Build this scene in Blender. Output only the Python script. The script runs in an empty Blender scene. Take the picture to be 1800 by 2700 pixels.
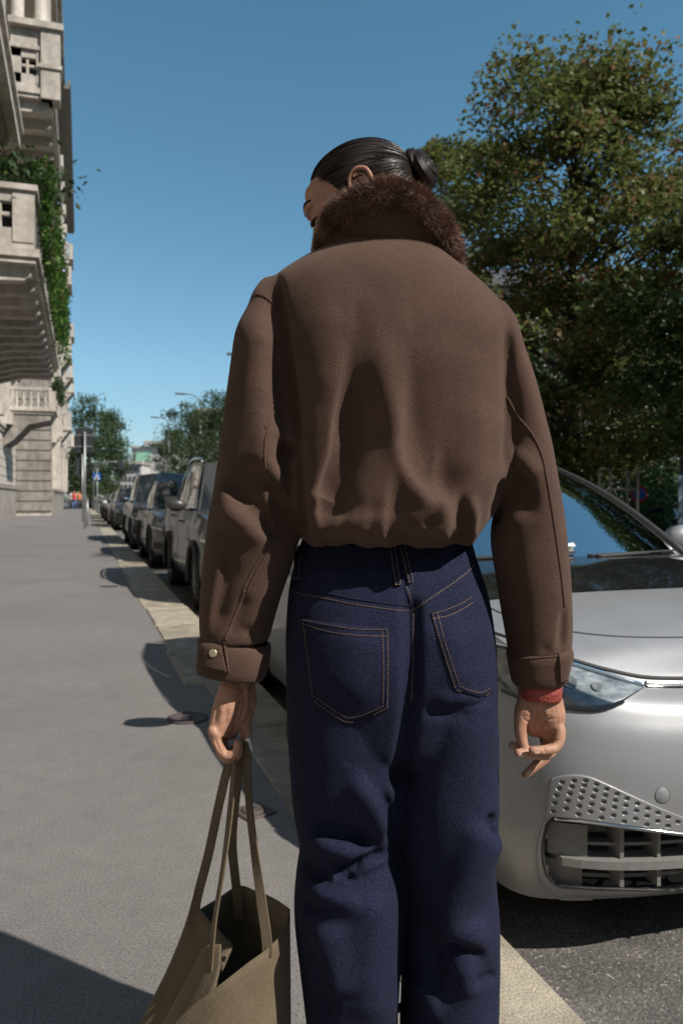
import bpy, bmesh, math, random
import numpy as np
from mathutils import Vector, Matrix
from mathutils.bvhtree import BVHTree

# ------------------------------------------------------------------ camera, sky, sun
S = bpy.context.scene
FPX, CXP, HYP, HC = 2100.0, 900.0, 1310.0, 1.15      # focal length in photo pixels, principal column, horizon row, eye height
TH = math.atan((900.0 - 216.0) / FPX)                 # the camera looks this far right of the street's direction
CT, ST = math.cos(TH), math.sin(TH)
cam = bpy.data.cameras.new('camera'); camo = bpy.data.objects.new('camera', cam); S.collection.objects.link(camo)
cam.sensor_fit = 'VERTICAL'; cam.sensor_height = 36.0; cam.sensor_width = 24.0
cam.lens = 36.0 * FPX / 2700.0
cam.shift_y = -(1350.0 - HYP) / 2700.0
cam.clip_start = 0.05; cam.clip_end = 2000
camo.location = (0, 0, HC); camo.rotation_euler = (math.pi / 2, 0, -TH)
cam.dof.use_dof = True; cam.dof.focus_distance = 1.27; cam.dof.aperture_fstop = 7.1
S.camera = camo
SUN_EL = math.radians(43); SUN_AZ = math.atan2(0.67, -0.74)   # azimuth from +Y towards +X
sunv = Vector((math.sin(SUN_AZ) * math.cos(SUN_EL), math.cos(SUN_AZ) * math.cos(SUN_EL), math.sin(SUN_EL)))
W = bpy.data.worlds.new('World'); S.world = W; W.use_nodes = True
_n = W.node_tree.nodes; _l = W.node_tree.links
_sky = _n.new('ShaderNodeTexSky'); _sky.sky_type = 'NISHITA'; _sky.sun_disc = False
_sky.sun_elevation = SUN_EL; _sky.sun_rotation = SUN_AZ
_sky.air_density = 1.0; _sky.dust_density = 0.25; _sky.ozone_density = 1.0
# clear summer sky: slightly cyan overhead, greyer blue in the haze along the whole horizon
_tc = _n.new('ShaderNodeTexCoord'); _sx = _n.new('ShaderNodeSeparateXYZ'); _rp = _n.new('ShaderNodeValToRGB'); _l.new(_tc.outputs['Generated'], _sx.inputs[0]); _l.new(_sx.outputs[2], _rp.inputs[0])
_e = _rp.color_ramp.elements; _e[0].position = 0.0; _e[0].color = (0.62, 0.74, 0.95, 1); _e[1].position = 0.45; _e[1].color = (0.66, 1.05, 1.02, 1); _q = _e.new(0.16); _q.color = (0.72, 0.97, 1.02, 1)
_tint = _n.new('ShaderNodeMix'); _tint.data_type = 'RGBA'; _tint.blend_type = 'MULTIPLY'; _tint.inputs[0].default_value = 1.0
_l.new(_rp.outputs[0], _tint.inputs[7]); _l.new(_sky.outputs[0], _tint.inputs[6]); _l.new(_tint.outputs[2], _n['Background'].inputs[0]); _n['Background'].inputs[1].default_value = 0.10
sun = bpy.data.lights.new('sun', 'SUN'); suno = bpy.data.objects.new('sun', sun); S.collection.objects.link(suno)
sun.energy = 5.0; sun.angle = math.radians(0.53); sun.color = (1.0, 0.93, 0.84)
suno.rotation_euler = (-sunv).to_track_quat('-Z', 'Y').to_euler(); suno.location = (5, -8, 12)
S.view_settings.view_transform = 'Standard'; S.view_settings.look = 'None'
S.view_settings.exposure = 0.22; S.view_settings.gamma = 1.0; S.view_settings.use_curve_mapping = False

# ------------------------------------------------------------------ helpers
C = S.collection
rnd = random.Random(7)
NPR = np.random.RandomState(11)
def c2w(a, d, z): return Vector((a * CT + d * ST, -a * ST + d * CT, z))
def pixc(px, py, d): return np.array(((px - CXP) * d / FPX, d, HC + (HYP - py) * d / FPX))   # photo pixel at a depth -> (right, depth, up)
def pixw(px, py, d): q = pixc(px, py, d); return c2w(*q)
def ray_x(px, py, X):
    dx = (px - CXP) / FPX; w = Vector((dx * CT + ST, -dx * ST + CT, (HYP - py) / FPX)); t = X / w.x
    return Vector((X, w.y * t, HC + w.z * t))
def tag(o, label=None, cat=None, group=None, kind=None):
    if label: o['label'] = label
    if cat: o['category'] = cat
    if group: o['group'] = group
    if kind: o['kind'] = kind
    return o
def empty(name, loc=(0, 0, 0), rz=0.0, label=None, cat=None, group=None):
    o = bpy.data.objects.new(name, None); C.objects.link(o); o.location = loc; o.rotation_euler = (0, 0, rz)
    o.empty_display_size = 0.1
    return tag(o, label, cat, group)
def link(name, me, mats, parent=None, smooth=True):
    if not isinstance(mats, (list, tuple)): mats = [mats]
    if not me.materials:
        for m in mats: me.materials.append(m)
    if smooth is not None and len(me.polygons):
        me.polygons.foreach_set('use_smooth', np.full(len(me.polygons), bool(smooth)))
    o = bpy.data.objects.new(name, me); C.objects.link(o)
    if parent is not None: o.parent = parent
    return o
def npmesh(name, v, f):
    """mesh from arrays; f is an (n,k) array or a list of tuples"""
    me = bpy.data.meshes.new(name)
    v = np.asarray(v, dtype=np.float32)
    if isinstance(f, np.ndarray):
        n, k = f.shape
        me.vertices.add(len(v)); me.vertices.foreach_set('co', v.ravel())
        me.loops.add(n * k); me.loops.foreach_set('vertex_index', f.astype(np.int32).ravel())
        me.polygons.add(n); me.polygons.foreach_set('loop_start', np.arange(0, n * k, k, dtype=np.int32))
        me.update(calc_edges=True)
    else:
        me.from_pydata(v.tolist(), [], f); me.update()
    return me
def mk(name, v, f, mats, parent=None, smooth=True): return link(name, npmesh(name, v, f), mats, parent, smooth)

class MB:
    """collects pieces of ONE part"""
    def __init__(s): s.v = []; s.f = []
    def add(s, v, f):
        o = len(s.v); s.v += [tuple(p) for p in v]; s.f += [tuple(i + o for i in q) for q in f]; return s
    def box(s, x0, x1, y0, y1, z0, z1):
        v = [(x, y, z) for z in (z0, z1) for y in (y0, y1) for x in (x0, x1)]
        return s.add(v, [(0, 2, 3, 1), (4, 5, 7, 6), (0, 1, 5, 4), (2, 6, 7, 3), (0, 4, 6, 2), (1, 3, 7, 5)])
    def bev(s, x0, x1, y0, y1, z0, z1, b):
        """box with chamfered upper edges"""
        v = [(x0, y0, z0), (x1, y0, z0), (x1, y1, z0), (x0, y1, z0), (x0, y0, z1 - b), (x1, y0, z1 - b), (x1, y1, z1 - b), (x0, y1, z1 - b),
             (x0 + b, y0 + b, z1), (x1 - b, y0 + b, z1), (x1 - b, y1 - b, z1), (x0 + b, y1 - b, z1)]
        return s.add(v, [(3, 2, 1, 0), (0, 1, 5, 4), (1, 2, 6, 5), (2, 3, 7, 6), (3, 0, 4, 7), (4, 5, 9, 8), (5, 6, 10, 9), (6, 7, 11, 10), (7, 4, 8, 11), (8, 9, 10, 11)])
    def prism(s, poly, axis, a, b):
        """extrude a polygon given in the two other axes"""
        n = len(poly); v = []
        for t in (a, b):
            for p in poly:
                q = list(p); q.insert(axis, t); v.append(q)
        f = [tuple(range(n))[::-1], tuple(range(n, 2 * n))] + [(i, (i + 1) % n, n + (i + 1) % n, n + i) for i in range(n)]
        return s.add(v, f)
    def tube(s, pts, r, seg=8, cap=True):
        v, f = tube(pts, r, seg, cap); return s.add(v, f)
    def lathe(s, prof, c=(0, 0, 0), seg=16, axis=2):
        v = []; n = len(prof)
        for i in range(seg):
            a = 2 * math.pi * i / seg
            for r, h in prof:
                p = [r * math.cos(a), r * math.sin(a)]; p.insert(axis, h); v.append([p[k] + c[k] for k in range(3)])
        f = [(i * n + j, ((i + 1) % seg) * n + j, ((i + 1) % seg) * n + j + 1, i * n + j + 1) for i in range(seg) for j in range(n - 1)]
        return s.add(v, f)
    def build(s, name, mats, parent=None, smooth=False):
        me = bpy.data.meshes.new(name); me.from_pydata(s.v, [], s.f); me.update()
        return link(name, me, mats, parent, smooth)

def tube(pts, r, seg=8, cap=True, up=(0, 0, 1), flat=1.0):
    """tube along points; r a number or one per point; flat squeezes the section along the second axis"""
    P = [Vector(p) for p in pts]; n = len(P)
    R = [r] * n if not hasattr(r, '__len__') else list(r)
    v = []; f = []; prev = None
    for i in range(n):
        t = (P[min(i + 1, n - 1)] - P[max(i - 1, 0)])
        t = t.normalized() if t.length > 1e-9 else Vector((0, 0, 1))
        if prev is None:
            u = Vector(up)
            if abs(t.dot(u)) > 0.95: u = Vector((0, 1, 0)) if abs(t.y) < 0.9 else Vector((1, 0, 0))
        else: u = prev
        e2 = (u - t * t.dot(u)).normalized(); e1 = t.cross(e2); prev = e2
        for k in range(seg):
            a = 2 * math.pi * k / seg
            v.append(P[i] + e1 * (R[i] * math.cos(a)) + e2 * (R[i] * math.sin(a) * flat))
    for i in range(n - 1):
        for k in range(seg):
            k2 = (k + 1) % seg; f.append((i * seg + k, i * seg + k2, (i + 1) * seg + k2, (i + 1) * seg + k))
    if cap:
        f.append(tuple(range(seg))[::-1]); f.append(tuple(range((n - 1) * seg, n * seg)))
    return v, f
def loft(rings, cap=True, closed=True):
    m = len(rings[0]); v = [tuple(p) for r in rings for p in r]; f = []
    for i in range(len(rings) - 1):
        for k in range(m if closed else m - 1):
            k2 = (k + 1) % m; f.append((i * m + k, i * m + k2, (i + 1) * m + k2, (i + 1) * m + k))
    if cap: f.append(tuple(range(m))[::-1]); f.append(tuple(range((len(rings) - 1) * m, len(rings) * m)))
    return v, f
def interp(t, xs, *cols):
    """smooth (Catmull-Rom-like, monotone enough) interpolation of columns"""
    out = []
    xs = np.asarray(xs, float)
    for c in cols:
        c = np.asarray(c, float); m = np.gradient(c, xs)
        i = np.clip(np.searchsorted(xs, t) - 1, 0, len(xs) - 2); h = xs[i + 1] - xs[i]; s_ = np.clip((t - xs[i]) / h, 0, 1)
        out.append((2*s_**3-3*s_**2+1)*c[i] + (s_**3-2*s_**2+s_)*h*m[i] + (-2*s_**3+3*s_**2)*c[i+1] + (s_**3-s_**2)*h*m[i+1])
    return out if len(out) > 1 else out[0]
def spline(pts, n):
    """resample a polyline of k-tuples smoothly to n points"""
    p = np.asarray(pts, float); L = np.concatenate([[0], np.cumsum(np.linalg.norm(np.diff(p, axis=0), axis=1) + 1e-9)])
    if len(p) == 2: return p[0] + (p[1] - p[0]) * np.linspace(0, 1, n)[:, None]
    t = np.linspace(0, L[-1], n)
    return np.stack([interp(t, L, p[:, k]) for k in range(p.shape[1])], 1)
def grid_faces(nu, nv, wrap=False):
    i = np.arange(nu - 1)[:, None]; j = np.arange(nv if wrap else nv - 1)[None]; j2 = (j + 1) % nv
    return np.stack([(i * nv + j).ravel(), (i * nv + j2).ravel() if wrap else (i * nv + j + 1 + 0 * i).ravel(),
                     ((i + 1) * nv + j2).ravel() if wrap else ((i + 1) * nv + j + 1).ravel(), ((i + 1) * nv + j).ravel()], 1)
def surf(fn, nu, nv, u0=0, u1=1, v0=0, v1=1):
    U = np.linspace(u0, u1, nu); V_ = np.linspace(v0, v1, nv)
    return [fn(u, v) for u in U for v in V_], [tuple(int(x) for x in q) for q in grid_faces(nu, nv)]
def voxel(parts, size, it=0, fac=0.5):
    """union of closed shells, as arrays"""
    v = []; f = []
    for pv, pf in parts:
        o = len(v); v += [tuple(p) for p in pv]; f += [tuple(i + o for i in q) for q in pf]
    me = bpy.data.meshes.new('tmp'); me.from_pydata(v, [], f); me.update()
    bm = bmesh.new(); bm.from_mesh(me); bmesh.ops.recalc_face_normals(bm, faces=bm.faces); bm.to_mesh(me); bm.free()
    ob = bpy.data.objects.new('tmp', me); C.objects.link(ob)
    m = ob.modifiers.new('r', 'REMESH'); m.mode = 'VOXEL'; m.voxel_size = size; m.adaptivity = 0
    if it: q = ob.modifiers.new('s', 'SMOOTH'); q.iterations = it; q.factor = fac
    dg = bpy.context.evaluated_depsgraph_get(); ev = ob.evaluated_get(dg); em = ev.to_mesh()
    V_ = np.empty(len(em.vertices) * 3); em.vertices.foreach_get('co', V_); V_ = V_.reshape(-1, 3).copy()
    F_ = np.empty(len(em.loops), dtype=np.int32); em.loops.foreach_get('vertex_index', F_); F_ = F_.reshape(-1, 4).copy()
    ev.to_mesh_clear(); bpy.data.objects.remove(ob); bpy.data.meshes.remove(me)
    return V_, F_
def vnormals(v, f):
    n = np.zeros_like(v); p = v[f]
    fn = np.cross(p[:, 2] - p[:, 0], p[:, 3 % f.shape[1]] - p[:, 1] if f.shape[1] == 4 else p[:, 2] - p[:, 1])
    for k in range(f.shape[1]): np.add.at(n, f[:, k], fn)
    return n / (np.linalg.norm(n, axis=1)[:, None] + 1e-12)
def smooth_np(v, f, it, fac=0.5, mask=None):
    e = np.concatenate([f[:, [k, (k + 1) % f.shape[1]]] for k in range(f.shape[1])])
    for _ in range(it):
        s_ = np.zeros_like(v); c = np.zeros(len(v))
        np.add.at(s_, e[:, 0], v[e[:, 1]]); np.add.at(c, e[:, 0], 1)
        np.add.at(s_, e[:, 1], v[e[:, 0]]); np.add.at(c, e[:, 1], 1)
        d = (s_ / c[:, None] - v) * fac
        v = v + (d if mask is None else d * mask[:, None])
    return v
def bvh(v, f): return BVHTree.FromPolygons([tuple(p) for p in v], [tuple(int(i) for i in q) for q in f])
def fbm(p, scale, oct=3, seed=0):
    """cheap smooth 3-D noise: sums of rotated sines"""
    r = np.random.RandomState(seed); out = np.zeros(len(p))
    for o in range(oct):
        for _ in range(4):
            k = r.normal(size=3); k *= scale * (1.9 ** o) * (0.7 + 0.6 * r.rand()) / np.linalg.norm(k)
            out += np.sin(p @ k + r.rand() * 6.28) / (1.9 ** o) / 4
    return out
def obj_from(name, v, f, mats, parent=None, smooth=True): return mk(name, v, f, mats, parent, smooth)
def copy_tree(o, parent=None):
    c = o.copy(); C.objects.link(c); c.parent = parent
    for ch in list(o.children): copy_tree(ch, c)
    return c

# ------------------------------------------------------------------ materials
def nt(name):
    m = bpy.data.materials.new(name); m.use_nodes = True
    return m, m.node_tree.nodes, m.node_tree.links, m.node_tree.nodes['Principled BSDF']
def ramp(n, stops):
    r = n.new('ShaderNodeValToRGB'); e = r.color_ramp.elements
    while len(e) > len(stops): e.remove(e[-1])
    while len(e) < len(stops): e.new(0.5)
    for q, (p, c) in zip(e, stops): q.position = p; q.color = (*c, 1) if len(c) == 3 else c
    return r
def noise(n, l, scale, detail=3.0, rough=0.55, stretch=None, coord='Object'):
    tc = n.new('ShaderNodeTexCoord'); src = tc.outputs[coord]
    if stretch:
        mp = n.new('ShaderNodeMapping'); mp.inputs['Scale'].default_value = stretch; l.new(src, mp.inputs[0]); src = mp.outputs[0]
    t = n.new('ShaderNodeTexNoise'); t.inputs['Scale'].default_value = scale; t.inputs['Detail'].default_value = detail
    t.inputs['Roughness'].default_value = rough; l.new(src, t.inputs['Vector']); return t
def mat(name, c1, c2=None, scale=8.0, rough=0.6, metal=0.0, bump=0.0, bscale=None, c3=None, fine=None, coat=0.0, spec=0.5, sheen=0.0, stretch=None, detail=4.0, lo=0.35, hi=0.65, bdist=0.01):
    """principled with two-scale noise colour and noise bump"""
    m, n, l, p = nt(name)
    p.inputs['Roughness'].default_value = rough; p.inputs['Metallic'].default_value = metal
    p.inputs['Coat Weight'].default_value = coat; p.inputs['Coat Roughness'].default_value = 0.04
    p.inputs['Specular IOR Level'].default_value = spec; p.inputs['Sheen Weight'].default_value = sheen
    if c2 is None: c2 = tuple(x * 0.85 for x in c1)
    t = noise(n, l, scale, detail, stretch=stretch); r = ramp(n, [(lo, c1), (hi, c2)]); l.new(t.outputs[0], r.inputs[0]); col = r.outputs[0]
    if fine:
        fs, fa = fine
        t2 = noise(n, l, fs, 2.0); mx = n.new('ShaderNodeMix'); mx.data_type = 'RGBA'; mx.blend_type = 'MULTIPLY'; mx.inputs[0].default_value = 1.0
        r2 = ramp(n, [(0.3, (1 - fa,) * 3), (0.7, (1 + fa,) * 3)]); l.new(t2.outputs[0], r2.inputs[0]); l.new(col, mx.inputs[6]); l.new(r2.outputs[0], mx.inputs[7]); col = mx.outputs[2]
    l.new(col, p.inputs['Base Color'])
    if bump:
        t3 = noise(n, l, bscale or scale, 4.0); b = n.new('ShaderNodeBump'); b.inputs['Strength'].default_value = bump; b.inputs['Distance'].default_value = bdist
        l.new(t3.outputs[0], b.inputs['Height']); l.new(b.outputs[0], p.inputs['Normal'])
    return m
def glass(name, tint=(0.8, 0.9, 0.85), dark=0.0):
    """thin pane: clear/tinted see-through plus mirror reflection by Fresnel"""
    m, n, l, p = nt(name); n.remove(p); out = n['Material Output']
    tr = n.new('ShaderNodeBsdfTransparent'); tr.inputs[0].default_value = (*[c * (1 - dark) for c in tint], 1)
    gl = n.new('ShaderNodeBsdfGlossy'); gl.inputs['Roughness'].default_value = 0.01
    fr = n.new('ShaderNodeFresnel'); fr.inputs[0].default_value = 1.55
    mu = n.new('ShaderNodeMath'); mu.operation = 'MULTIPLY_ADD'; mu.inputs[1].default_value = 1.7; mu.inputs[2].default_value = 0.02; mu.use_clamp = True
    mx = n.new('ShaderNodeMixShader'); l.new(fr.outputs[0], mu.inputs[0]); l.new(mu.outputs[0], mx.inputs[0]); l.new(tr.outputs[0], mx.inputs[1]); l.new(gl.outputs[0], mx.inputs[2]); l.new(mx.outputs[0], out.inputs[0])
    return m
def carpaint(name, col, metal=0.55, rough=0.38):
    m, n, l, p = nt(name)
    t = noise(n, l, 1400.0, 1.0); r = ramp(n, [(0.3, tuple(c * 0.86 for c in col)), (0.7, tuple(min(1, c * 1.12) for c in col))]); l.new(t.outputs[0], r.inputs[0])
    d = noise(n, l, 7.0, 5.0); r2 = ramp(n, [(0.45, (1, 1, 1)), (0.75, (0.86, 0.85, 0.82))]); l.new(d.outputs[0], r2.inputs[0])
    mx = n.new('ShaderNodeMix'); mx.data_type = 'RGBA'; mx.blend_type = 'MULTIPLY'; mx.inputs[0].default_value = 1.0; l.new(r.outputs[0], mx.inputs[6]); l.new(r2.outputs[0], mx.inputs[7])
    l.new(mx.outputs[2], p.inputs['Base Color'])
    p.inputs['Metallic'].default_value = metal; p.inputs['Roughness'].default_value = rough; p.inputs['Coat Weight'].default_value = 0.5; p.inputs['Coat Roughness'].default_value = 0.05
    return m
M = {}
# ------------------------------------------------------------------ materials of the place
M['asphalt_walk'] = mat('asphalt_walk', (0.215, 0.200, 0.192), (0.165, 0.154, 0.149), 1.3, 0.9, bump=0.5, bscale=420, fine=(260, 0.28), bdist=0.004, detail=6)
M['asphalt_road'] = mat('asphalt_road', (0.135, 0.128, 0.122), (0.075, 0.072, 0.070), 5.0, 0.92, bump=1.0, bscale=75, fine=(110, 0.5), bdist=0.02, detail=8)
def specked(name, c1, c2, scale, spk, bump, bscale, bd, mid=20.0, th=(0.66, 0.74), sc=230, ma=.14):
    m, n, l, p = nt(name); p.inputs['Roughness'].default_value = 0.9; p.inputs['Specular IOR Level'].default_value = 0.3
    t = noise(n, l, scale, 6.0); r = ramp(n, [(0.35, c1), (0.65, c2)]); l.new(t.outputs[0], r.inputs[0]); col = r.outputs[0]
    for fs, fa in ((mid, ma), (sc * .8, .34)):
        t2 = noise(n, l, fs, 3.0); r2 = ramp(n, [(0.3, (1 - fa,) * 3), (0.7, (1 + fa,) * 3)]); l.new(t2.outputs[0], r2.inputs[0]); mx = n.new('ShaderNodeMix'); mx.data_type = 'RGBA'; mx.blend_type = 'MULTIPLY'; mx.inputs[0].default_value = 1; l.new(col, mx.inputs[6]); l.new(r2.outputs[0], mx.inputs[7]); col = mx.outputs[2]
    sp = noise(n, l, sc, 1.0); rs = ramp(n, [(th[0], (0, 0, 0)), (th[1], (1, 1, 1))]); l.new(sp.outputs[0], rs.inputs[0]); m2 = n.new('ShaderNodeMix'); m2.data_type = 'RGBA'; l.new(rs.outputs[0], m2.inputs[0]); l.new(col, m2.inputs[6]); m2.inputs[7].default_value = (*spk, 1); l.new(m2.outputs[2], p.inputs['Base Color'])
    b = n.new('ShaderNodeBump'); b.inputs['Strength'].default_value = bump; b.inputs['Distance'].default_value = bd; tb = noise(n, l, bscale, 5.0, .65); l.new(tb.outputs[0], b.inputs['Height']); l.new(b.outputs[0], p.inputs['Normal']); return m
M['asphalt_walk'] = specked('asphalt_walk', (0.195, 0.182, 0.176), (0.168, 0.157, 0.152), 0.8, (0.33, 0.31, 0.29), 0.5, 300, 0.004, 9.0, (0.69, 0.76), 170, .07)
M['asphalt_road'] = specked('asphalt_road', (0.165, 0.155, 0.145), (0.095, 0.09, 0.086), 4.0, (0.40, 0.37, 0.33), 0.9, 90, 0.012, 22.0, (0.66, 0.72), 95)
M['granite'] = mat('granite', (0.44, 0.385, 0.30), (0.30, 0.262, 0.205), 9, 0.85, bump=0.5, bscale=160, fine=(190, 0.35), bdist=0.005)
M['stone'] = mat('stone', (0.56, 0.51, 0.45), (0.45, 0.405, 0.355), 1.6, 0.85, bump=0.25, bscale=30, fine=(9, 0.13))
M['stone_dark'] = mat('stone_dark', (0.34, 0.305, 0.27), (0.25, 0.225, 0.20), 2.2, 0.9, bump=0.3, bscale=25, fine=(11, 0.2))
def grime(m, sx, amt, rand=0.0):
    """rain streaks (noise stretched downwards) and per-piece tone on top of a material's colour"""
    n, l = m.node_tree.nodes, m.node_tree.links; p = n['Principled BSDF']; src = p.inputs['Base Color'].links[0].from_socket
    t = noise(n, l, 1.0, 5.0, .6, stretch=sx); r = ramp(n, [(0.38, (1 - amt,) * 3), (0.6, (1.0,) * 3)]); l.new(t.outputs[0], r.inputs[0]); mx = n.new('ShaderNodeMix'); mx.data_type = 'RGBA'; mx.blend_type = 'MULTIPLY'; mx.inputs[0].default_value = 1; l.new(src, mx.inputs[6]); l.new(r.outputs[0], mx.inputs[7]); out = mx.outputs[2]
    if rand:
        oi = n.new('ShaderNodeObjectInfo'); r2 = ramp(n, [(0, (1 - rand,) * 3), (1, (1 + rand * .6,) * 3)]); l.new(oi.outputs['Random'], r2.inputs[0]); m2 = n.new('ShaderNodeMix'); m2.data_type = 'RGBA'; m2.blend_type = 'MULTIPLY'; m2.inputs[0].default_value = 1; l.new(out, m2.inputs[6]); l.new(r2.outputs[0], m2.inputs[7]); out = m2.outputs[2]
    l.new(out, p.inputs['Base Color'])
grime(M['stone'], (3.2, 3.2, .45), .26, .10); grime(M['stone_dark'], (3, 3, .5), .35); grime(M['granite'], (5, 5, 5), .3, .22)
M['plaster'] = mat('plaster', (0.50, 0.44, 0.38), (0.42, 0.37, 0.32), 1.2, 0.9)
M['pale_wall'] = mat('pale_wall', (0.55, 0.52, 0.50), (0.45, 0.42, 0.42), 0.6, 0.9)
M['slate'] = mat('slate', (0.09, 0.085, 0.09), (0.06, 0.058, 0.06), 3, 0.7)
M['window_glass'] = mat('window_glass', (0.03, 0.04, 0.045), (0.02, 0.025, 0.03), 1.0, 0.08, spec=0.8)
M['shutter'] = mat('shutter', (0.16, 0.15, 0.13), (0.12, 0.11, 0.10), 4, 0.7)
M['galv'] = mat('galvanised_steel', (0.42, 0.43, 0.42), (0.33, 0.34, 0.34), 6, 0.45, metal=0.6)
M['dark_metal'] = mat('dark_metal', (0.05, 0.055, 0.06), (0.035, 0.04, 0.045), 6, 0.55)
M['lamp_grey'] = mat('lamp_grey', (0.17, 0.19, 0.18), (0.13, 0.145, 0.14), 6, 0.5)
M['iron'] = mat('cast_iron', (0.115, 0.085, 0.08), (0.075, 0.06, 0.058), 40, 0.7, metal=0.2, bump=0.6, bscale=180, bdist=0.003)
M['soil'] = mat('soil', (0.10, 0.085, 0.05), (0.05, 0.06, 0.025), 1.5, 0.95, bump=0.6, bscale=20, fine=(14, 0.35))
M['bark'] = mat('bark', (0.060, 0.048, 0.040), (0.035, 0.028, 0.024), 14, 0.95, bump=0.8, bscale=22, stretch=(1, 1, 0.25), bdist=0.03)
M['white_paint'] = mat('white_paint', (0.78, 0.77, 0.74), (0.68, 0.67, 0.64), 8, 0.6)
M['sign_blue'] = mat('sign_blue', (0.02, 0.12, 0.45), (0.02, 0.11, 0.42), 4, 0.4)
M['sign_red'] = mat('sign_red', (0.55, 0.03, 0.03), (0.5, 0.03, 0.03), 4, 0.4)
M['green_panel'] = mat('green_panel', (0.25, 0.48, 0.33), (0.30, 0.52, 0.38), 0.4, 0.6)

# ------------------------------------------------------------------ ground, road, pavement, kerb
ROADZ = -0.12
g = MB(); g.add([(-700, -300, ROADZ), (700, -300, ROADZ), (700, 1100, ROADZ), (-700, 1100, ROADZ)], [(0, 1, 2, 3)])
tag(g.build('road', M['asphalt_road']), kind='structure')
g = MB(); g.box(-16, 0.80, -16, 78, ROADZ - 0.2, 0.0)
tag(g.build('sidewalk', M['asphalt_walk']), kind='structure')
kerb = tag(empty('kerb'), kind='structure')
y = -4.0; kr = random.Random(5)
while y < 76:
    Ls = kr.uniform(1.05, 1.5)
    if y < 4.9 < y + Ls: Ls = 4.9 - y if 4.9 - y > 0.5 else Ls
    xi = 0.725 + kr.uniform(-0.012, 0.012) if y < 4.88 else 0.60 + kr.uniform(-0.012, 0.02)
    q = MB(); q.bev(xi, 1.046 + kr.uniform(-0.008, 0.008), y + 0.007, y + Ls - 0.007, ROADZ - 0.1, 0.010 + kr.uniform(-0.005, 0.006), 0.013)
    q.build('kerb_stone', M['granite'], kerb); y += Ls
# tree strip beyond the carriageway, with its own kerb and lawn behind
g = MB(); g.box(5.9, 40, -30, 78, ROADZ - 0.2, 0.012)
tag(g.build('park_ground', M['soil']), kind='structure')
g = MB(); g.bev(5.6, 5.896, -30, 78, ROADZ - 0.1, 0.03, 0.015)
tag(g.build('far_kerb', M['granite']), kind='structure')

def manhole(px, py, r, square, label):
    zc = FPX * HC / (py - HYP); p = pixw(px, py, zc)
    o = empty('manhole_cover', (p.x, p.y, 0.0), 0.35 if square else 0, label, 'manhole cover')
    m = MB()
    if square:
        m.bev(-r, r, -r, r, -0.02, 0.008, 0.003); m.build('frame', M['iron'], o)
        m = MB(); m.lathe([(0, 0.015), (r * 0.62, 0.015), (r * 0.68, 0.011), (r * 0.70, 0.004)], seg=24); m.build('lid', M['iron'], o)
    else:
        m.lathe([(r * 0.9, 0.002), (r * 0.92, 0.012), (r, 0.010), (r * 1.02, -0.02)], seg=32); m.build('frame', M['iron'], o)
        m = MB(); m.lathe([(0, 0.008), (r * 0.3, 0.008), (r * 0.33, 0.005), (r * 0.6, 0.005), (r * 0.63, 0.008), (r * 0.86, 0.008), (r * 0.89, -0.004)], seg=32); m.build('lid', M['iron'], o)
    m = MB(); m.box(-r * 0.22, r * 0.22, -r * 0.08, r * 0.08, 0.014, 0.02); m.build('handle', M['dark_metal'], o)
manhole(495, 1896, 0.105, False, 'small round cast iron cover set in the asphalt pavement')
manhole(668, 2142, 0.062, True, 'small square cast iron cover set in the asphalt beside the granite kerb')

# ------------------------------------------------------------------ foliage
def leafmat(name, cols, trans=0.35):
    m, n, l, p = nt(name)
    at = n.new('ShaderNodeAttribute'); at.attribute_name = 'rnd'
    r = ramp(n, cols); l.new(at.outputs['Fac'], r.inputs[0]); l.new(r.outputs[0], p.inputs['Base Color'])
    p.inputs['Roughness'].default_value = 0.55; p.inputs['Specular IOR Level'].default_value = 0.35
    tl = n.new('ShaderNodeBsdfTranslucent'); l.new(r.outputs[0], tl.inputs[0])
    mx = n.new('ShaderNodeMixShader'); mx.inputs[0].default_value = trans
    l.new(p.outputs[0], mx.inputs[1]); l.new(tl.outputs[0], mx.inputs[2]); l.new(mx.outputs[0], n['Material Output'].inputs[0])
    return m
M['leaf_maple'] = leafmat('leaf_maple', [(0.0, (0.055, 0.082, 0.022)), (0.45, (0.120, 0.155, 0.042)), (0.76, (0.17, 0.195, 0.065)), (0.86, (0.18, 0.125, 0.06)), (1.0, (0.21, 0.11, 0.06))], 0.42)
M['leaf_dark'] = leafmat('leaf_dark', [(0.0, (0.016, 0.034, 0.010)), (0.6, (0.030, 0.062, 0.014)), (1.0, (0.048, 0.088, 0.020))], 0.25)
M['leaf_far'] = leafmat('leaf_far', [(0.0, (0.045, 0.075, 0.035)), (0.6, (0.075, 0.115, 0.05)), (1.0, (0.12, 0.15, 0.07))], 0.3)
M['leaf_bright'] = leafmat('leaf_bright', [(0.0, (0.03, 0.075, 0.012)), (0.6, (0.06, 0.14, 0.02)), (0.93, (0.10, 0.20, 0.03)), (1.0, (0.22, 0.12, 0.05))], 0.35)
M['flower'] = mat('flower', (0.42, 0.40, 0.75), (0.5, 0.48, 0.8), 9, 0.6)
MAPLE = np.array([(0, -0.5, 0), (0.24, -0.30, 0.03), (0.5, 0.02, 0.10), (0.22, 0.12, 0.03), (0, 0.58, 0.07), (-0.22, 0.12, 0.03), (-0.5, 0.02, 0.10), (-0.24, -0.30, 0.03)])
MAPLE_F = np.array([(0, 1, 3), (1, 2, 3), (3, 4, 5), (5, 6, 7), (0, 5, 7), (0, 3, 5)])
OVAL = np.array([(0, -0.5, 0), (0.25, 0, 0.05), (0, 0.5, 0), (-0.25, 0, 0.05)]); OVAL_F = np.array([(0, 1, 2), (0, 2, 3)])
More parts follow.
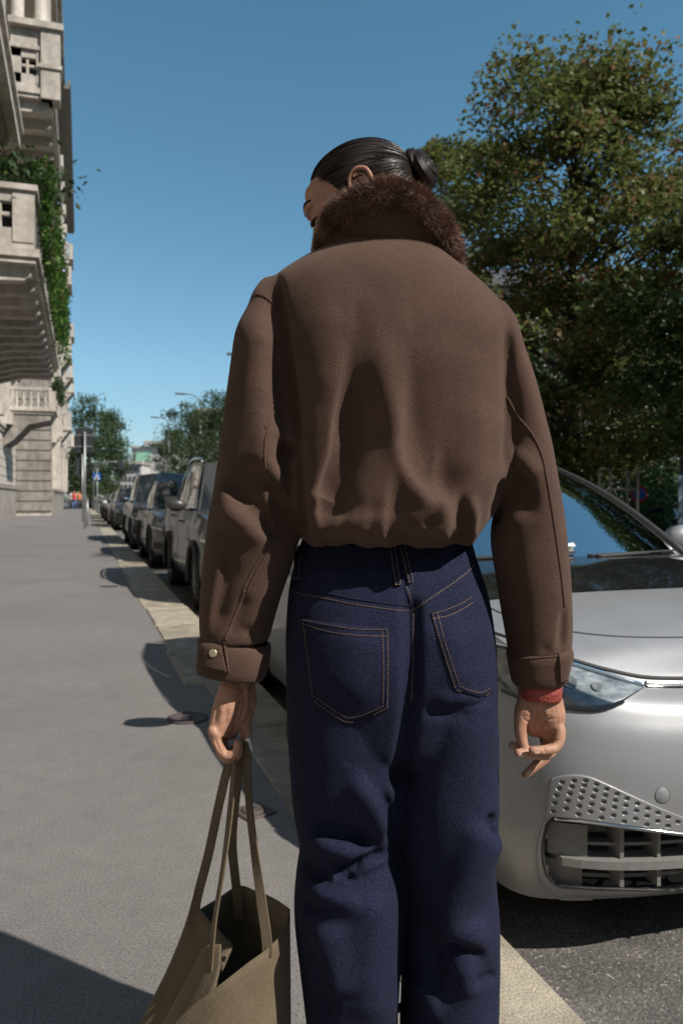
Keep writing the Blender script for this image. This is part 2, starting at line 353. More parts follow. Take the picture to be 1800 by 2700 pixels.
def leaves(pos, size, seed, template=(MAPLE, MAPLE_F), droop=0.6):
    """one leaf face group per position, tilted at random about a mostly upward normal"""
    r = np.random.RandomState(seed); n = len(pos); T, Fc = template
    nz = r.normal(size=(n, 3)) * droop + np.array((0, 0, 0.8)); nz /= np.linalg.norm(nz, axis=1)[:, None]
    t = r.normal(size=(n, 3)); e1 = np.cross(nz, t); e1 /= np.linalg.norm(e1, axis=1)[:, None]; e2 = np.cross(nz, e1)
    s_ = size * (0.6 + 0.8 * r.rand(n))[:, None, None]
    v = pos[:, None, :] + s_ * (T[None, :, 0:1] * e1[:, None] + T[None, :, 1:2] * e2[:, None] + T[None, :, 2:3] * nz[:, None])
    f = Fc[None] + (np.arange(n) * len(T))[:, None, None]
    return v.reshape(-1, 3), f.reshape(-1, Fc.shape[1]), np.repeat(r.rand(n), len(T))
def leafobj(name, pos, size, seed, m, parent, template=(MAPLE, MAPLE_F), droop=0.6, tint=None):
    v, f, a = leaves(pos, size, seed, template, droop)
    if tint is not None: a = np.clip(a * 0.75 + np.repeat(tint, len(template[0])) * 0.35, 0, 1)
    me = npmesh(name, v, f); at = me.attributes.new('rnd', 'FLOAT', 'POINT'); at.data.foreach_set('value', a.astype(np.float32))
    return link(name, me, m, parent, False)
def tree(name, loc, H, R, base, trunk_r, seed, nclump, per, size, lm, label, cat='tree', group=None, shape=1.0, flat=0.55, template=(MAPLE, MAPLE_F), csize=0.17):
    r = random.Random(seed); q = np.random.RandomState(seed)
    o = empty(name, loc, 0, label, cat, group)
    tp = []; x = y_ = 0.0
    for i in range(9):
        z = H * 0.86 * i / 8; tp.append((x, y_, z)); x += r.uniform(-1, 1) * 0.045 * H / 9; y_ += r.uniform(-1, 1) * 0.045 * H / 9
    tv, tf = tube(tp, [trunk_r * (1.25 if i == 0 else 1 - 0.85 * i / 8) for i in range(9)], 10)
    mb = MB(); mb.add(tv, tf)
    cl = []
    while len(cl) < nclump:
        t = r.random(); z = base + (H - base) * t
        rad = R * (math.sin(math.pi * min(1, (t * 0.86 + 0.10)) ** shape) ** 0.62)
        a = r.uniform(0, 2 * math.pi); rr = rad * (r.random() ** 0.45); rr *= 0.82 + 0.3 * math.sin(3 * a + seed) * math.sin(5 * t * 3 + seed)
        cl.append((rr * math.cos(a), rr * math.sin(a), z - 0.12 * rr))
    for i, c in enumerate(cl):
        if i % 3: continue
        k = max(0.12, min(0.97, (c[2] - 0.35 * math.hypot(c[0], c[1]) - 0.2) / (H * 0.86))); j = min(7, int(k * 8)); s_ = k * 8 - j
        p0 = Vector(tp[j]).lerp(Vector(tp[j + 1]), s_); p2 = Vector(c); pm = p0.lerp(p2, 0.5) + Vector((r.uniform(-.15, .15), r.uniform(-.15, .15), 0.12 * (p2 - p0).length))
        bp = [p0, p0.lerp(pm, .55).lerp(pm.lerp(p2, .1), .35), pm, pm.lerp(p2, .6), p2]
        r0 = trunk_r * (1 - 0.85 * k) * 0.42 + 0.006
        mb.tube(bp, [r0, r0 * .75, r0 * .55, r0 * .35, 0.005], 5, False)
        for _ in range(2):
            e = p2 + Vector((r.uniform(-.5, .5), r.uniform(-.5, .5), r.uniform(-.1, .35))) * (R * 0.28); mb.tube([pm, pm.lerp(e, .5) + Vector((0, 0, .06)), e], [r0 * .35, r0 * .25, 0.004], 4, False)
    mb.build('trunk', M['bark'], o, True)
    P = []; tint = []
    for c in cl:
        s_ = R * csize * (0.6 + 0.8 * r.random()); n = int(per * (0.5 + r.random())); tt = r.random()
        dd = q.normal(size=(n, 3)); dd /= np.linalg.norm(dd, axis=1)[:, None]; dd *= (q.rand(n)[:, None] ** 0.5) * 1.75
        P.append(dd * np.array((s_, s_, s_ * flat)) * (1 + .25 * np.sin(dd[:, :1] * 4 + c[0] * 9)) + np.array(c)); tint.append(np.full(n, tt))
    leafobj('crown', np.concatenate(P), size, seed, lm, o, template, 0.55, np.concatenate(tint))
    return o
TX = 7.15
def tree_at(px, zc): p = pixw(px, HYP, zc); return (p.x, p.y, 0.0)
maple0 = tree('maple_tree', tree_at(1515, 12.0), 7.75, 2.85, 1.6, 0.145, 3, 215, 330, 0.074, M['leaf_maple'], 'tall maple with browning leaves and a dark trunk behind the silver car', group='trees along the far side of the road', csize=0.115, flat=.5)
tree('maple_tree', tree_at(1175, 17.5), 8.9, 1.75, 2.6, 0.14, 8, 85, 260, 0.075, M['leaf_maple'], 'slender lighter maple rising behind the hair bun', group='trees along the far side of the road', csize=0.13, flat=.5)
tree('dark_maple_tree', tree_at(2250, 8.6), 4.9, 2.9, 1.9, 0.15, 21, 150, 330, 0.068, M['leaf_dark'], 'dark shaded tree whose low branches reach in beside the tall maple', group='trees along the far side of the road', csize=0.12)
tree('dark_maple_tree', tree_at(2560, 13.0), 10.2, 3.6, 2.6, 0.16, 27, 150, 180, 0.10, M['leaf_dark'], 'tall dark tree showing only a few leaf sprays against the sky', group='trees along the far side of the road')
for i, (Y, lb) in enumerate([(-12.5, 'unseen maple added behind the camera to block sky light'), (-18.5, 'second unseen maple added behind the camera to block sky light'), (-25, 'third unseen maple added behind the camera to block sky light')]):
    c_ = copy_tree(maple0); c_.location = (TX, Y, 0); c_.rotation_euler.z = 1.3 + i * 2.1; c_['label'] = lb  # out-of-view copies added to cut the open sky's fill light
for i, (px, zc, H, R, lb) in enumerate([(572, 50, 7.6, 2.6, 'round green street tree beside the nearest visible tall lamp post'), (500, 63, 8.4, 3.0, 'bushy green street tree standing at the middle lamp post'), (456, 80, 7.6, 2.2, 'rounded green street tree behind the farthest lamp post')]):
    tree('street_tree', tree_at(px, zc), H, R, 1.6, 0.13, 40 + i, 85, 170, 0.17, M['leaf_far'], lb, group='street trees further along the road', template=(OVAL, OVAL_F), csize=0.22)
for i, (px, zc, H, R, lb) in enumerate([(238, 88, 12.0, 3.8, 'tall grey-green tree close to the end of the stone facades'), (290, 92, 10.8, 2.5, 'tall grey-green tree nearer the domed building'), (212, 96, 7.4, 3.6, 'lower dark tree behind the round-arched stone corner')]):
    tree('plane_tree', tree_at(px, zc), H, R, 1.8, 0.2, 60 + i, 95, 160, 0.26, M['leaf_far'], lb, group='trees across the end of the street', template=(OVAL, OVAL_F), csize=0.24)
# backdrop of park trees and bushes behind the maples
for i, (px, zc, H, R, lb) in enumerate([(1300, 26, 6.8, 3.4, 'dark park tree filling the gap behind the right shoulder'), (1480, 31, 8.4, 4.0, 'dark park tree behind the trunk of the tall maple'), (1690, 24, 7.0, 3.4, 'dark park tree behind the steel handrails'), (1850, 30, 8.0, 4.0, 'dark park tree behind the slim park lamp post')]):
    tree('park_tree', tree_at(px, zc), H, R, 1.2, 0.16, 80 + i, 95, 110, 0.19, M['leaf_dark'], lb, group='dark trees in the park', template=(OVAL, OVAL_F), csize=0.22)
def bush(px, zc, w, h, seed, m, label, group):
    q = np.random.RandomState(seed); c = tree_at(px, zc); o = empty('bush', c, 0, label, 'bush', group)
    n = 1500; d = q.normal(size=(n, 3)); d /= np.linalg.norm(d, axis=1)[:, None]
    k = 0.75 + 0.25 * np.sin(d[:, 0] * 5 + seed) * np.sin(d[:, 1] * 4 + d[:, 2] * 6)
    P = d * k[:, None] * (0.55 + 0.45 * q.rand(n)[:, None] ** 0.5) * np.array((w, w * 0.8, h * 0.55)) + np.array((0, 0, h * 0.5))
    P[:, 2] = np.maximum(P[:, 2], 0.03)
    mb = MB()
    for k in range(7):
        a = k * 0.9; mb.tube([(0.05 * math.cos(a), 0.05 * math.sin(a), 0), (w * .3 * math.cos(a), w * .3 * math.sin(a), h * .4), (w * .6 * math.cos(a), w * .5 * math.sin(a), h * .75)], [.02, .014, .004], 5, False)
    mb.build('stems', M['bark'], o); leafobj('foliage', P, 0.11, seed, m, o, (OVAL, OVAL_F), 0.9)
for i, (px, zc, w, h, lb) in enumerate([(1475, 19, 1.1, 2.0, 'sunlit bush left of the steel handrails'), (1590, 20, 1.0, 1.5, 'low sunlit bush behind the steel handrails'), (1700, 16, 0.95, 2.1, 'bright green bush growing behind the end of the handrails'), (1790, 21, 1.2, 1.5, 'low bush at the foot of the park lamp post'), (1380, 22, 1.2, 1.7, 'bush behind the car roof beside the maple trunk')]):
    bush(px, zc, w, h, 100 + i, M['leaf_bright'] if i != 3 else M['leaf_dark'], lb, 'bushes in the park')

# ------------------------------------------------------------------ buildings on the left
FX = -3.9
pal = empty('stone_palazzo', (FX, 12, 0), 0, 'pale stone palazzo with corbelled balconies beside the pavement', 'building')
def part(name, m, parent, fn, smooth=False, off=None):
    mb = MB(); fn(mb); mb.v = [(x - off[0], y - off[1], z - off[2]) for x, y, z in mb.v] if off else mb.v
    return mb.build(name, m, parent, smooth)
OFF = (FX, 12, 0)
part('wall', M['stone'], pal, lambda b: b.box(-14, -4.12, -10, 31, 0, 26.2), off=OFF)
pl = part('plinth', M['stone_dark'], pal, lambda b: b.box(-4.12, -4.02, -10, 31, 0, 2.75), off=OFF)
part('plinth_moulding', M['stone'], pal, lambda b: (b.box(-4.12, -3.86, -10, 31, 2.75, 2.87), b.box(-4.12, -3.94, -10, 31, 2.87, 2.96)), off=OFF)
for k in range(9):
    yy = -7 + k * 4.25
    def pil(b, yy=yy):
        b.box(-4.12, -3.88, yy - .55, yy + .55, 0, 2.75); b.box(-4.12, -3.84, yy - .6, yy + .6, 0, .35); b.box(-4.12, -3.90, yy - .5, yy + .5, 2.96, 4.4)
    part('pilaster', M['stone'], pal, pil, off=OFF)
    def basement(b, yy=yy): b.box(-4.03, -3.99, yy + 1.0, yy + 3.2, .55, 2.3)
    part('basement_panel', M['stone_dark'], pal, basement, off=OFF)
# rusticated courses above the plinth, one block each
for r_ in range(5):
    for k in range(24):
        y0 = 9 + k * 0.92 + (0.46 if r_ % 2 else 0)
        part('stone_block', M['stone'], pal, lambda b, y0=y0, r_=r_: b.box(-4.12, -3.93, y0 + .015, y0 + .905, 3.0 + r_ * .42, 3.0 + r_ * .42 + .395), off=OFF)
def balcony(root, y0, y1, xe, zs, depth_x, off, parapet=1.0, step=0.95, corb=1.0, dense=True):
    """slab on corbels with a panelled parapet; the pieces are parts of the building"""
    part('balcony_slab', M['stone'], root, lambda b: (b.box(depth_x, xe + .10, y0 - .08, y1 + .08, zs, zs + .14), b.box(depth_x, xe + .04, y0 - .03, y1 + .03, zs - .10, zs), b.box(depth_x, xe, y0, y1, zs + .14, zs + .26)), off=off)
    n = max(2, int((y1 - y0) / step))
    for k in range(n):
        yy = y0 + .3 + (y1 - y0 - .6) * k / (n - 1)
        w = (xe - depth_x)
        prof = [(depth_x, zs - .10), (xe - .05, zs - .10), (xe - .05, zs - .27), (xe - .16, zs - .36), (xe - .30 * w, zs - .40), (xe - .55 * w, zs - .62 * corb), (xe - .85 * w, zs - 1.0 * corb), (depth_x, zs - 1.15 * corb)]
        part('corbel', M['stone'], root, lambda b, yy=yy, prof=prof: b.prism(prof, 1, yy - .15, yy + .15), off=off)
    zt = zs + .26 + parapet
    def para(b):
        t = .18
        b.box(xe - t, xe, y0 + t, y1, zs + .26, zt - .1)
        x_ = xe - .9
        while x_ > depth_x - 0.3:      # end wall with its pierced panels: rails, stiles and a cross
            xa = max(depth_x, x_ - .1)
            b.box(xa, xa + .30 if xa + .30 < xe else xe, y0, y0 + t, zs + .26, zt - .1)
            x_ -= .9
        b.box(depth_x, xe, y0, y0 + t, zs + .26, zs + .50); b.box(depth_x, xe, y0, y0 + t, zt - .30, zt - .1)
        b.box(xe - .34, xe + .02, y0 - .02, y0, zs + .26, zt - .1)
        x_ = xe - .55
        while x_ > depth_x:
            b.box(x_ - .03, x_ + .03, y0 + .03, y0 + t - .03, zs + .50, zt - .30); b.box(x_ - .3, x_ + .3, y0 + .04, y0 + t - .04, zs + .26 + parapet * .46, zs + .26 + parapet * .46 + .06); x_ -= .9
    part('parapet', M['stone'], root, para, off=off)
    part('parapet_back', M['dark_metal'], root, lambda b: b.box(depth_x + .1, xe - .25, y0 + .30, y0 + .34, zs + .27, zt - .12), off=off)
    part('coping', M['stone'], root, lambda b: (b.box(xe - .24, xe + .07, y0 - .07, y1 + .05, zt - .1, zt), b.box(depth_x, xe - .24, y0 - .07, y0 + .24, zt - .1, zt)), off=off)
balcony(pal, 14.9, 27.6, -0.80, 5.32, -4.12, OFF)
# storey wall behind the balconies, shaded
part('upper_wall', M['plaster'], pal, lambda b: b.box(-4.12, -3.6, -10, 31, 6.0, 26.0), off=OFF)
part('bay_slab', M['stone'], pal, lambda b: (b.box(-4.12, -1.20, -6, 17.6, 8.30, 8.46), b.box(-4.12, -1.28, -6, 17.55, 8.46, 8.62), b.box(-4.12, -1.14, -6, 17.68, 8.62, 8.72)), off=OFF)
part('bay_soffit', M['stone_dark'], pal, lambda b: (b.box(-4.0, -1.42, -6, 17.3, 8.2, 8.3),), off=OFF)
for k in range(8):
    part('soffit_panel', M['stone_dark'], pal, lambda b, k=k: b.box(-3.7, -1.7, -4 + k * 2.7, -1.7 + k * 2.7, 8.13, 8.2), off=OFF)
part('bay_wall', M['stone'], pal, lambda b: b.box(-3.6, -1.45, -6, 17.3, 8.72, 25.5), off=OFF)
balcony(pal, 21.6, 30.5, -0.75, 11.35, -4.12, OFF, parapet=.95)
part('corner_pier', M['stone'], pal, lambda b: (b.box(-.98, -.52, 21.5, 22.0, 11.25, 13.0), b.box(-1.75, -.44, 21.42, 22.08, 13.0, 13.16), b.box(-1.04, -.47, 21.45, 22.05, 12.0, 12.1), b.box(-1.7, -.98, 21.6, 22.0, 12.6, 13.0)), off=OFF)
def column(b, x, y, z0, z1, r=.16): b.lathe([(r * 1.4, z0), (r * 1.4, z0 + .12), (r, z0 + .2), (r * .85, z1 - .2), (r * 1.35, z1 - .1), (r * 1.35, z1)], (x, y, 0), 12)
for k, (x, y) in enumerate([(-1.0, 21.8), (-1.55, 21.8), (-1.0, 25.0), (-1.0, 28.2)]):
    part('column', M['stone'], pal, lambda b, x=x, y=y: column(b, x, y, 13.16 if k < 2 else 12.4, 16.6), True, off=OFF)
part('entablature', M['stone'], pal, lambda b: (b.box(-4.1, -.75, 21.5, 30.5, 16.6, 17.0), b.box(-4.1, -.6, 21.4, 30.5, 17.0, 17.14)), off=OFF)
for k in range(5):
    part('dentil', M['stone'], pal, lambda b, k=k: b.box(-2.9 + k * .45, -2.7 + k * .45, 21.36, 21.5, 16.72, 16.98), off=OFF)
# eaves: soffit boards with rafters, one per rafter
eo = part('eaves', M['shutter'], pal, lambda b: (b.box(-4.3, -1.05, -6, 31.5, 26.35, 26.6), b.box(-1.2, -.98, -6, 31.5, 26.6, 26.9)), off=OFF)
for k in range(22):
    part('rafter', M['shutter'], pal, lambda b, k=k: b.box(-4.1, -1.2, -4 + k * 1.6, -3.75 + k * 1.6, 26.15, 26.35), off=OFF)
# second building further on
OFF2 = (-3.9, 50, 0)
p2b = empty('ornate_stone_building', (-3.9, 50, 0), 0, 'ornate stone building with small balconies further along the pavement', 'building')
part('wall', M['stone'], p2b, lambda b: b.box(-14, -3.9, 31.05, 52, 0, 26.2), off=OFF2)
part('plinth', M['stone_dark'], p2b, lambda b: (b.box(-3.9, -3.78, 31.05, 52, 0, 1.6), b.box(-3.9, -3.7, 31.05, 52, 1.6, 1.75)), off=OFF2)
for z in (4.6, 9.3, 14.0, 18.6, 22.5):
    part('string_course', M['stone'], p2b, lambda b, z=z: (b.box(-3.9, -3.6, 31.05, 52, z, z + .18), b.box(-3.9, -3.7, 31.05, 52, z - .18, z)), off=OFF2)
for r_ in range(6):
    for k in range(14):
        y0 = 31.2 + k * 1.5 + (.75 if r_ % 2 else 0)
        part('stone_block', M['stone'], p2b, lambda b, y0=y0, r_=r_: b.box(-3.9, -3.8, y0, y0 + 1.44, 1.8 + r_ * .44, 1.8 + r_ * .44 + .4), off=OFF2)
for k in range(4):
    yy = 33.5 + k * 5.0
    part('pilaster', M['stone'], p2b, lambda b, yy=yy: (b.box(-3.9, -3.45, yy - .4, yy + .4, 4.8, 22.4), b.box(-3.9, -3.3, yy - .5, yy + .5, 21.8, 22.4), b.box(-3.9, -3.3, yy - .5, yy + .5, 4.8, 5.4)), off=OFF2)
    for z in (5.5, 10.2, 14.9, 19.2):
        w = part('window', M['stone'], p2b, lambda b, yy=yy, z=z: (b.box(-3.9, -3.66, yy + 1.3, yy + 1.5, z, z + 2.7), b.box(-3.9, -3.66, yy + 3.3, yy + 3.5, z, z + 2.7), b.box(-3.9, -3.5, yy + 1.2, yy + 3.6, z + 2.7, z + 2.95), b.box(-3.9, -3.5, yy + 1.2, yy + 3.6, z - .15, z)), off=OFF2)
        part('pane', M['window_glass'], w, lambda b, yy=yy, z=z: b.box(-3.9, -3.86, yy + 1.5, yy + 3.3, z, z + 2.7), off=OFF2)
for y0, y1, xe, zs in [(43.5, 47.2, -1.25, 5.55), (43.5, 47.2, -1.5, 10.4), (36, 39.5, -1.7, 10.2)]:
    part('balcony_slab', M['stone'], p2b, lambda b: (b.box(-3.9, xe, y0, y1, zs, zs + .2), b.box(-3.9, xe - .12, y0 + .1, y1 - .1, zs - .15, zs)), off=OFF2)
    part('balcony_rail', M['stone'], p2b, lambda b: (b.box(-3.9, xe, y0, y0 + .2, zs + 1.05, zs + 1.2), b.box(xe - .2, xe, y0, y1, zs + 1.05, zs + 1.2), b.box(xe - .35, xe - .02, y0 + .02, y0 + .3, zs + .2, zs + 1.05), b.box(xe - .35, xe - .02, y1 - .3, y1 - .02, zs + .2, zs + 1.05)), off=OFF2)
    x_ = xe - .55
    while x_ > -3.7:
        part('baluster', M['stone'], p2b, lambda b, x_=x_: b.lathe([(.07, zs + .2), (.05, zs + .3), (.11, zs + .5), (.05, zs + .85), (.08, zs + 1.05)], (x_, y0 + .1, 0), 8), True, off=OFF2); x_ -= .34
    for yy in (y0 + .4, (y0 + y1) / 2, y1 - .4):
        pr = [(-3.9, zs - .15), (xe - .2, zs - .15), (xe - .3, zs - .45), (-2.6, zs - .7), (-3.3, zs - 1.5), (-3.9, zs - 1.9)]
        part('corbel', M['stone_dark'], p2b, lambda b, yy=yy: b.prism(pr, 1, yy - .22, yy + .22), off=OFF2)
part('eaves', M['shutter'], p2b, lambda b: (b.box(-4.0, -1.05, 31.5, 52, 26.35, 26.6), b.box(-1.2, -.98, 31.5, 52, 26.6, 26.9)), off=OFF2)
for k in range(12):
    part('rafter', M['shutter'], p2b, lambda b, k=k: b.box(-3.9, -1.2, 32.6 + k * 1.6, 32.85 + k * 1.6, 26.15, 26.35), off=OFF2)
part('roof', M['slate'], p2b, lambda b: b.prism([(-4, 26.9), (-1.2, 26.9), (-9, 30)], 1, 31.5, 52), off=OFF2)
# third building, standing a little forward, with an arched corner
OFF3 = (-2.3, 66, 0); p3b = empty('arched_stone_building', (-2.3, 66, 0), 0, 'pale stone building with tall pilasters and an arched entrance at the end of the pavement', 'building'); XF = -1.75
part('wall', M['stone'], p3b, lambda b: b.box(-14, XF, 52.05, 80, 0, 26.2), off=OFF3); part('end_courses', M['stone_dark'], p3b, lambda b: [b.box(-3.88, XF + .02, 51.93, 52.05, .3 + k * .62, .3 + k * .62 + .54) for k in range(34)], off=OFF3); part('plinth', M['stone_dark'], p3b, lambda b: (b.box(XF, XF + .12, 52.05, 80, 0, 1.5), b.box(XF, XF + .2, 52.05, 80, 1.5, 1.65)), off=OFF3)
for z in (4.7, 9.3, 14.0, 18.6, 22.5): part('string_course', M['stone'], p3b, lambda b, z=z: (b.box(XF, XF + .45, 52.05, 80.1, z, z + .22), b.box(XF, XF + .3, 52.05, 80.1, z - .2, z)), off=OFF3)
for k in range(7):
    yy = 53 + k * 4.4
    part('pilaster', M['stone'], p3b, lambda b, yy=yy: (b.box(XF, XF + .5, yy - .4, yy + .4, 1.65, 22.4), b.box(XF, XF + .65, yy - .55, yy + .55, 21.7, 22.4), b.box(XF, XF + .62, yy - .5, yy + .5, 4.9, 5.6), b.box(XF, XF + .62, yy - .5, yy + .5, 9.5, 10.2)), off=OFF3)
    for z in (5.6, 10.2, 14.9, 19.2):
        w = part('window', M['stone'], p3b, lambda b, yy=yy, z=z: (b.box(XF, XF + .24, yy + 1.1, yy + 1.3, z, z + 2.6), b.box(XF, XF + .24, yy + 3.1, yy + 3.3, z, z + 2.6), b.box(XF, XF + .4, yy + 1.0, yy + 3.4, z + 2.6, z + 2.85), b.box(XF, XF + .4, yy + 1.0, yy + 3.4, z - .15, z)), off=OFF3); part('pane', M['window_glass'], w, lambda b, yy=yy, z=z: b.box(XF, XF + .04, yy + 1.3, yy + 3.1, z, z + 2.6), off=OFF3)
    if k in (0, 2, 4):
        for zs in ((5.4, 10.0, 14.7) if k != 2 else (10.0, 18.8)):
            part('balcony_slab', M['stone'], p3b, lambda b: (b.box(XF, XF + 1.15, yy + .6, yy + 3.8, zs, zs + .2), b.prism([(XF, zs), (XF + 1.0, zs), (XF + .8, zs - .3), (XF + .2, zs - 1.1), (XF, zs - 1.2)], 1, yy + .7, yy + 1.05), b.prism([(XF, zs), (XF + 1.0, zs), (XF + .8, zs - .3), (XF + .2, zs - 1.1), (XF, zs - 1.2)], 1, yy + 3.35, yy + 3.7)), off=OFF3)
            part('balcony_rail', M['stone'], p3b, lambda b: (b.box(XF, XF + 1.12, yy + .62, yy + .8, zs + 1.0, zs + 1.15), b.box(XF + .95, XF + 1.12, yy + .8, yy + 3.78, zs + 1.0, zs + 1.15), b.box(XF + .85, XF + 1.12, yy + .62, yy + .86, zs + .2, zs + 1.0)), off=OFF3)
            for q_ in (.15, .42, .69): part('baluster', M['stone'], p3b, lambda b, q_=q_: b.lathe([(.07, zs + .2), (.05, zs + .3), (.11, zs + .5), (.05, zs + .85), (.08, zs + 1.0)], (XF + q_, yy + .71, 0), 8), True, off=OFF3)
part('arch_surround', M['stone'], p3b, lambda b: [b.prism([(76 + 1.3 * math.cos(a), 2.4 + 1.3 * math.sin(a)), (76 + 1.3 * math.cos(a + .39), 2.4 + 1.3 * math.sin(a + .39)), (76 + 1.8 * math.cos(a + .39), 2.4 + 1.8 * math.sin(a + .39)), (76 + 1.8 * math.cos(a), 2.4 + 1.8 * math.sin(a))], 0, XF, XF + .35) for a in [i * math.pi / 8 for i in range(8)]], off=OFF3)
part('eaves', M['shutter'], p3b, lambda b: (b.box(-4.0, -.7, 52, 80.5, 26.35, 26.6), b.box(-.85, -.65, 52, 80.5, 26.6, 26.9)), off=OFF3); part('roof', M['slate'], p3b, lambda b: b.prism([(-4, 26.9), (-1.2, 26.9), (-9, 30)], 1, 52, 80.4), off=OFF3)
# hanging balcony plants (rest on the balcony: things of their own)
q = np.random.RandomState(77)
def hanging(name, y0, y1, xe, ztop, drop, n, seed, size, label, m, flowers=0, back=0.25):
    o = empty(name, (xe, (y0 + y1) / 2, ztop), 0, label, 'plant'); q = np.random.RandomState(seed); P = []; st = MB()
    for k in range(int((y1 - y0) * 7)):
        y = q.uniform(y0, y1); L = drop * (0.45 + 0.55 * q.rand()) * (0.75 + 0.25 * math.sin(y * 1.7)); out = 0.08 + 0.30 * q.rand(); rise = 0.25 + 0.55 * q.rand()
        m_ = int(n / ((y1 - y0) * 7)); t = q.rand(m_)
        x = np.where(t < .3, -back * (1 - t / .3) + (out * t / .3), out + .05 * np.sin(t * 9)); z = np.where(t < .3, rise * np.sin(t / .3 * 2.2), rise * .8 - (t - .3) / .7 * (L + rise * .8))
        P.append(np.stack([x, np.full(m_, y - (y0 + y1) / 2) + .1 * np.sin(t * 5 + y), z], 1) + q.normal(size=(m_, 3)) * .055)
        st.tube([(-back, y - (y0 + y1) / 2, 0), (out * .5, y - (y0 + y1) / 2, rise), (out + .02, y - (y0 + y1) / 2, rise * .3), (out, y - (y0 + y1) / 2, -L * .8)], .006, 4, False)
    st.build('stems', M['bark'], o); P = np.concatenate(P); leafobj('foliage', P, size, seed, m, o, (OVAL, OVAL_F), .9)
    if flowers:
        F_ = P[q.choice(len(P), flowers)] + np.array((.06, 0, 0)); leafobj('flowers', F_, size * .8, seed + 1, M['flower'], o, (OVAL, OVAL_F), 1.2)['kind'] = 'stuff'
hanging('hanging_plant', 15.0, 26.8, -0.80, 6.6, 1.75, 15000, 5, 0.10, 'lush green trailing plant hanging over the stone balcony', M['leaf_bright'], 60)
hanging('hanging_plant', 44, 46.8, -1.28, 6.8, 1.0, 1500, 9, 0.16, 'small trailing plant on the far ornate balcony', M['leaf_far'])
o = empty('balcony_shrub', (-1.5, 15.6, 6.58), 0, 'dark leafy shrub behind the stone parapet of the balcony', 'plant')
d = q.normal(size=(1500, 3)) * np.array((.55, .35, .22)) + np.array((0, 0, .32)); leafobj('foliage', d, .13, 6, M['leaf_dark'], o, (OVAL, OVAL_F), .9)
mb = MB(); [mb.tube([(x, 0, -.9), (x * 1.2, 0, .4)], .02, 5) for x in (-.4, -.1, .2, .4)]; mb.build('stems', M['bark'], o)

# ------------------------------------------------------------------ far end of the street, right-hand background
def P0(px, zc, z=0.0): p = pixw(px, HYP, zc); return Vector((p.x, p.y, z))
c = P0(345, 150); far = empty('domed_building', (c.x, c.y, ROADZ), -TH, 'pale domed building with a green hoarding at the far end of the street', 'building')
u = 150 / FPX
def fx(px): return (px - 345) * u
def fz(py): return HC + (HYP - py) * u - ROADZ
part('lower_block', M['pale_wall'], far, lambda b: b.box(fx(304), fx(374), 0, 20, 0, fz(1222)))
part('cornice', M['stone'], far, lambda b: b.box(fx(301), fx(378), -1, 20, fz(1224), fz(1216)))
for r_ in range(3):
    for k in range(6):
        w = part('window', M['stone'], far, lambda b, k=k, r_=r_: (b.box(fx(309 + k * 11), fx(316 + k * 11), -.25, 0, fz(1244 + r_ * 22), fz(1232 + r_ * 22)),))
        part('pane', M['window_glass'], w, lambda b, k=k, r_=r_: b.box(fx(310.5 + k * 11), fx(314.5 + k * 11), -.3, -.2, fz(1243 + r_ * 22), fz(1233 + r_ * 22)))
part('upper_block', M['pale_wall'], far, lambda b: b.box(fx(326), fx(428), 6, 30, 0, fz(1172)))
part('hoarding', M['green_panel'], far, lambda b: b.box(fx(338), fx(376), 5.6, 6, fz(1214), fz(1188)))
part('roof_terrace', M['stone'], far, lambda b: (b.box(fx(362), fx(420), 5, 30, fz(1166), fz(1158)), b.box(fx(322), fx(430), 5.5, 30, fz(1176), fz(1171))))
part('dome', M['pale_wall'], far, lambda b: b.lathe([(fx(362) - fx(345), fz(1172)), (fx(361) - fx(345), fz(1162)), (fx(357) - fx(345), fz(1153)), (fx(351) - fx(345), fz(1147)), (.01, fz(1145))], (fx(344), 14, 0), 20), True)
c = P0(575, 120); o = empty('grey_block', (c.x + 6, c.y, ROADZ), -TH, 'plain grey apartment block behind the street trees', 'building')
part('wall', M['slate'], o, lambda b: b.box(-9, 22, 0, 12, 0, 14.3))
for k in range(9):
    for r_ in range(4): part('window', M['window_glass'], o, lambda b, k=k, r_=r_: b.box(-8 + k * 3, -6.6 + k * 3, -.06, 0, 2.2 + r_ * 3.2, 3.9 + r_ * 3.2))
c = P0(1640, 62); o = empty('pale_apartment_house', (c.x, c.y, ROADZ), -TH, 'pale apartment house glimpsed between the maple branches', 'building')
part('wall', M['pale_wall'], o, lambda b: b.box(-17, 26, 0, 14, 0, 17.5)); part('roof', M['slate'], o, lambda b: b.prism([(-1, 17.5), (15, 17.5), (7, 21)], 0, -17.5, 26.5))
for k in range(13):
    for r_ in range(5):
        w = part('window', M['stone'], o, lambda b, k=k, r_=r_: b.box(-15.4 + k * 3.1, -13.6 + k * 3.1, -.1, 0, 1.4 + r_ * 3.3, 3.6 + r_ * 3.3)); part('pane', M['window_glass'], w, lambda b, k=k, r_=r_: b.box(-15.2 + k * 3.1, -13.8 + k * 3.1, -.14, -.06, 1.5 + r_ * 3.3, 3.5 + r_ * 3.3))
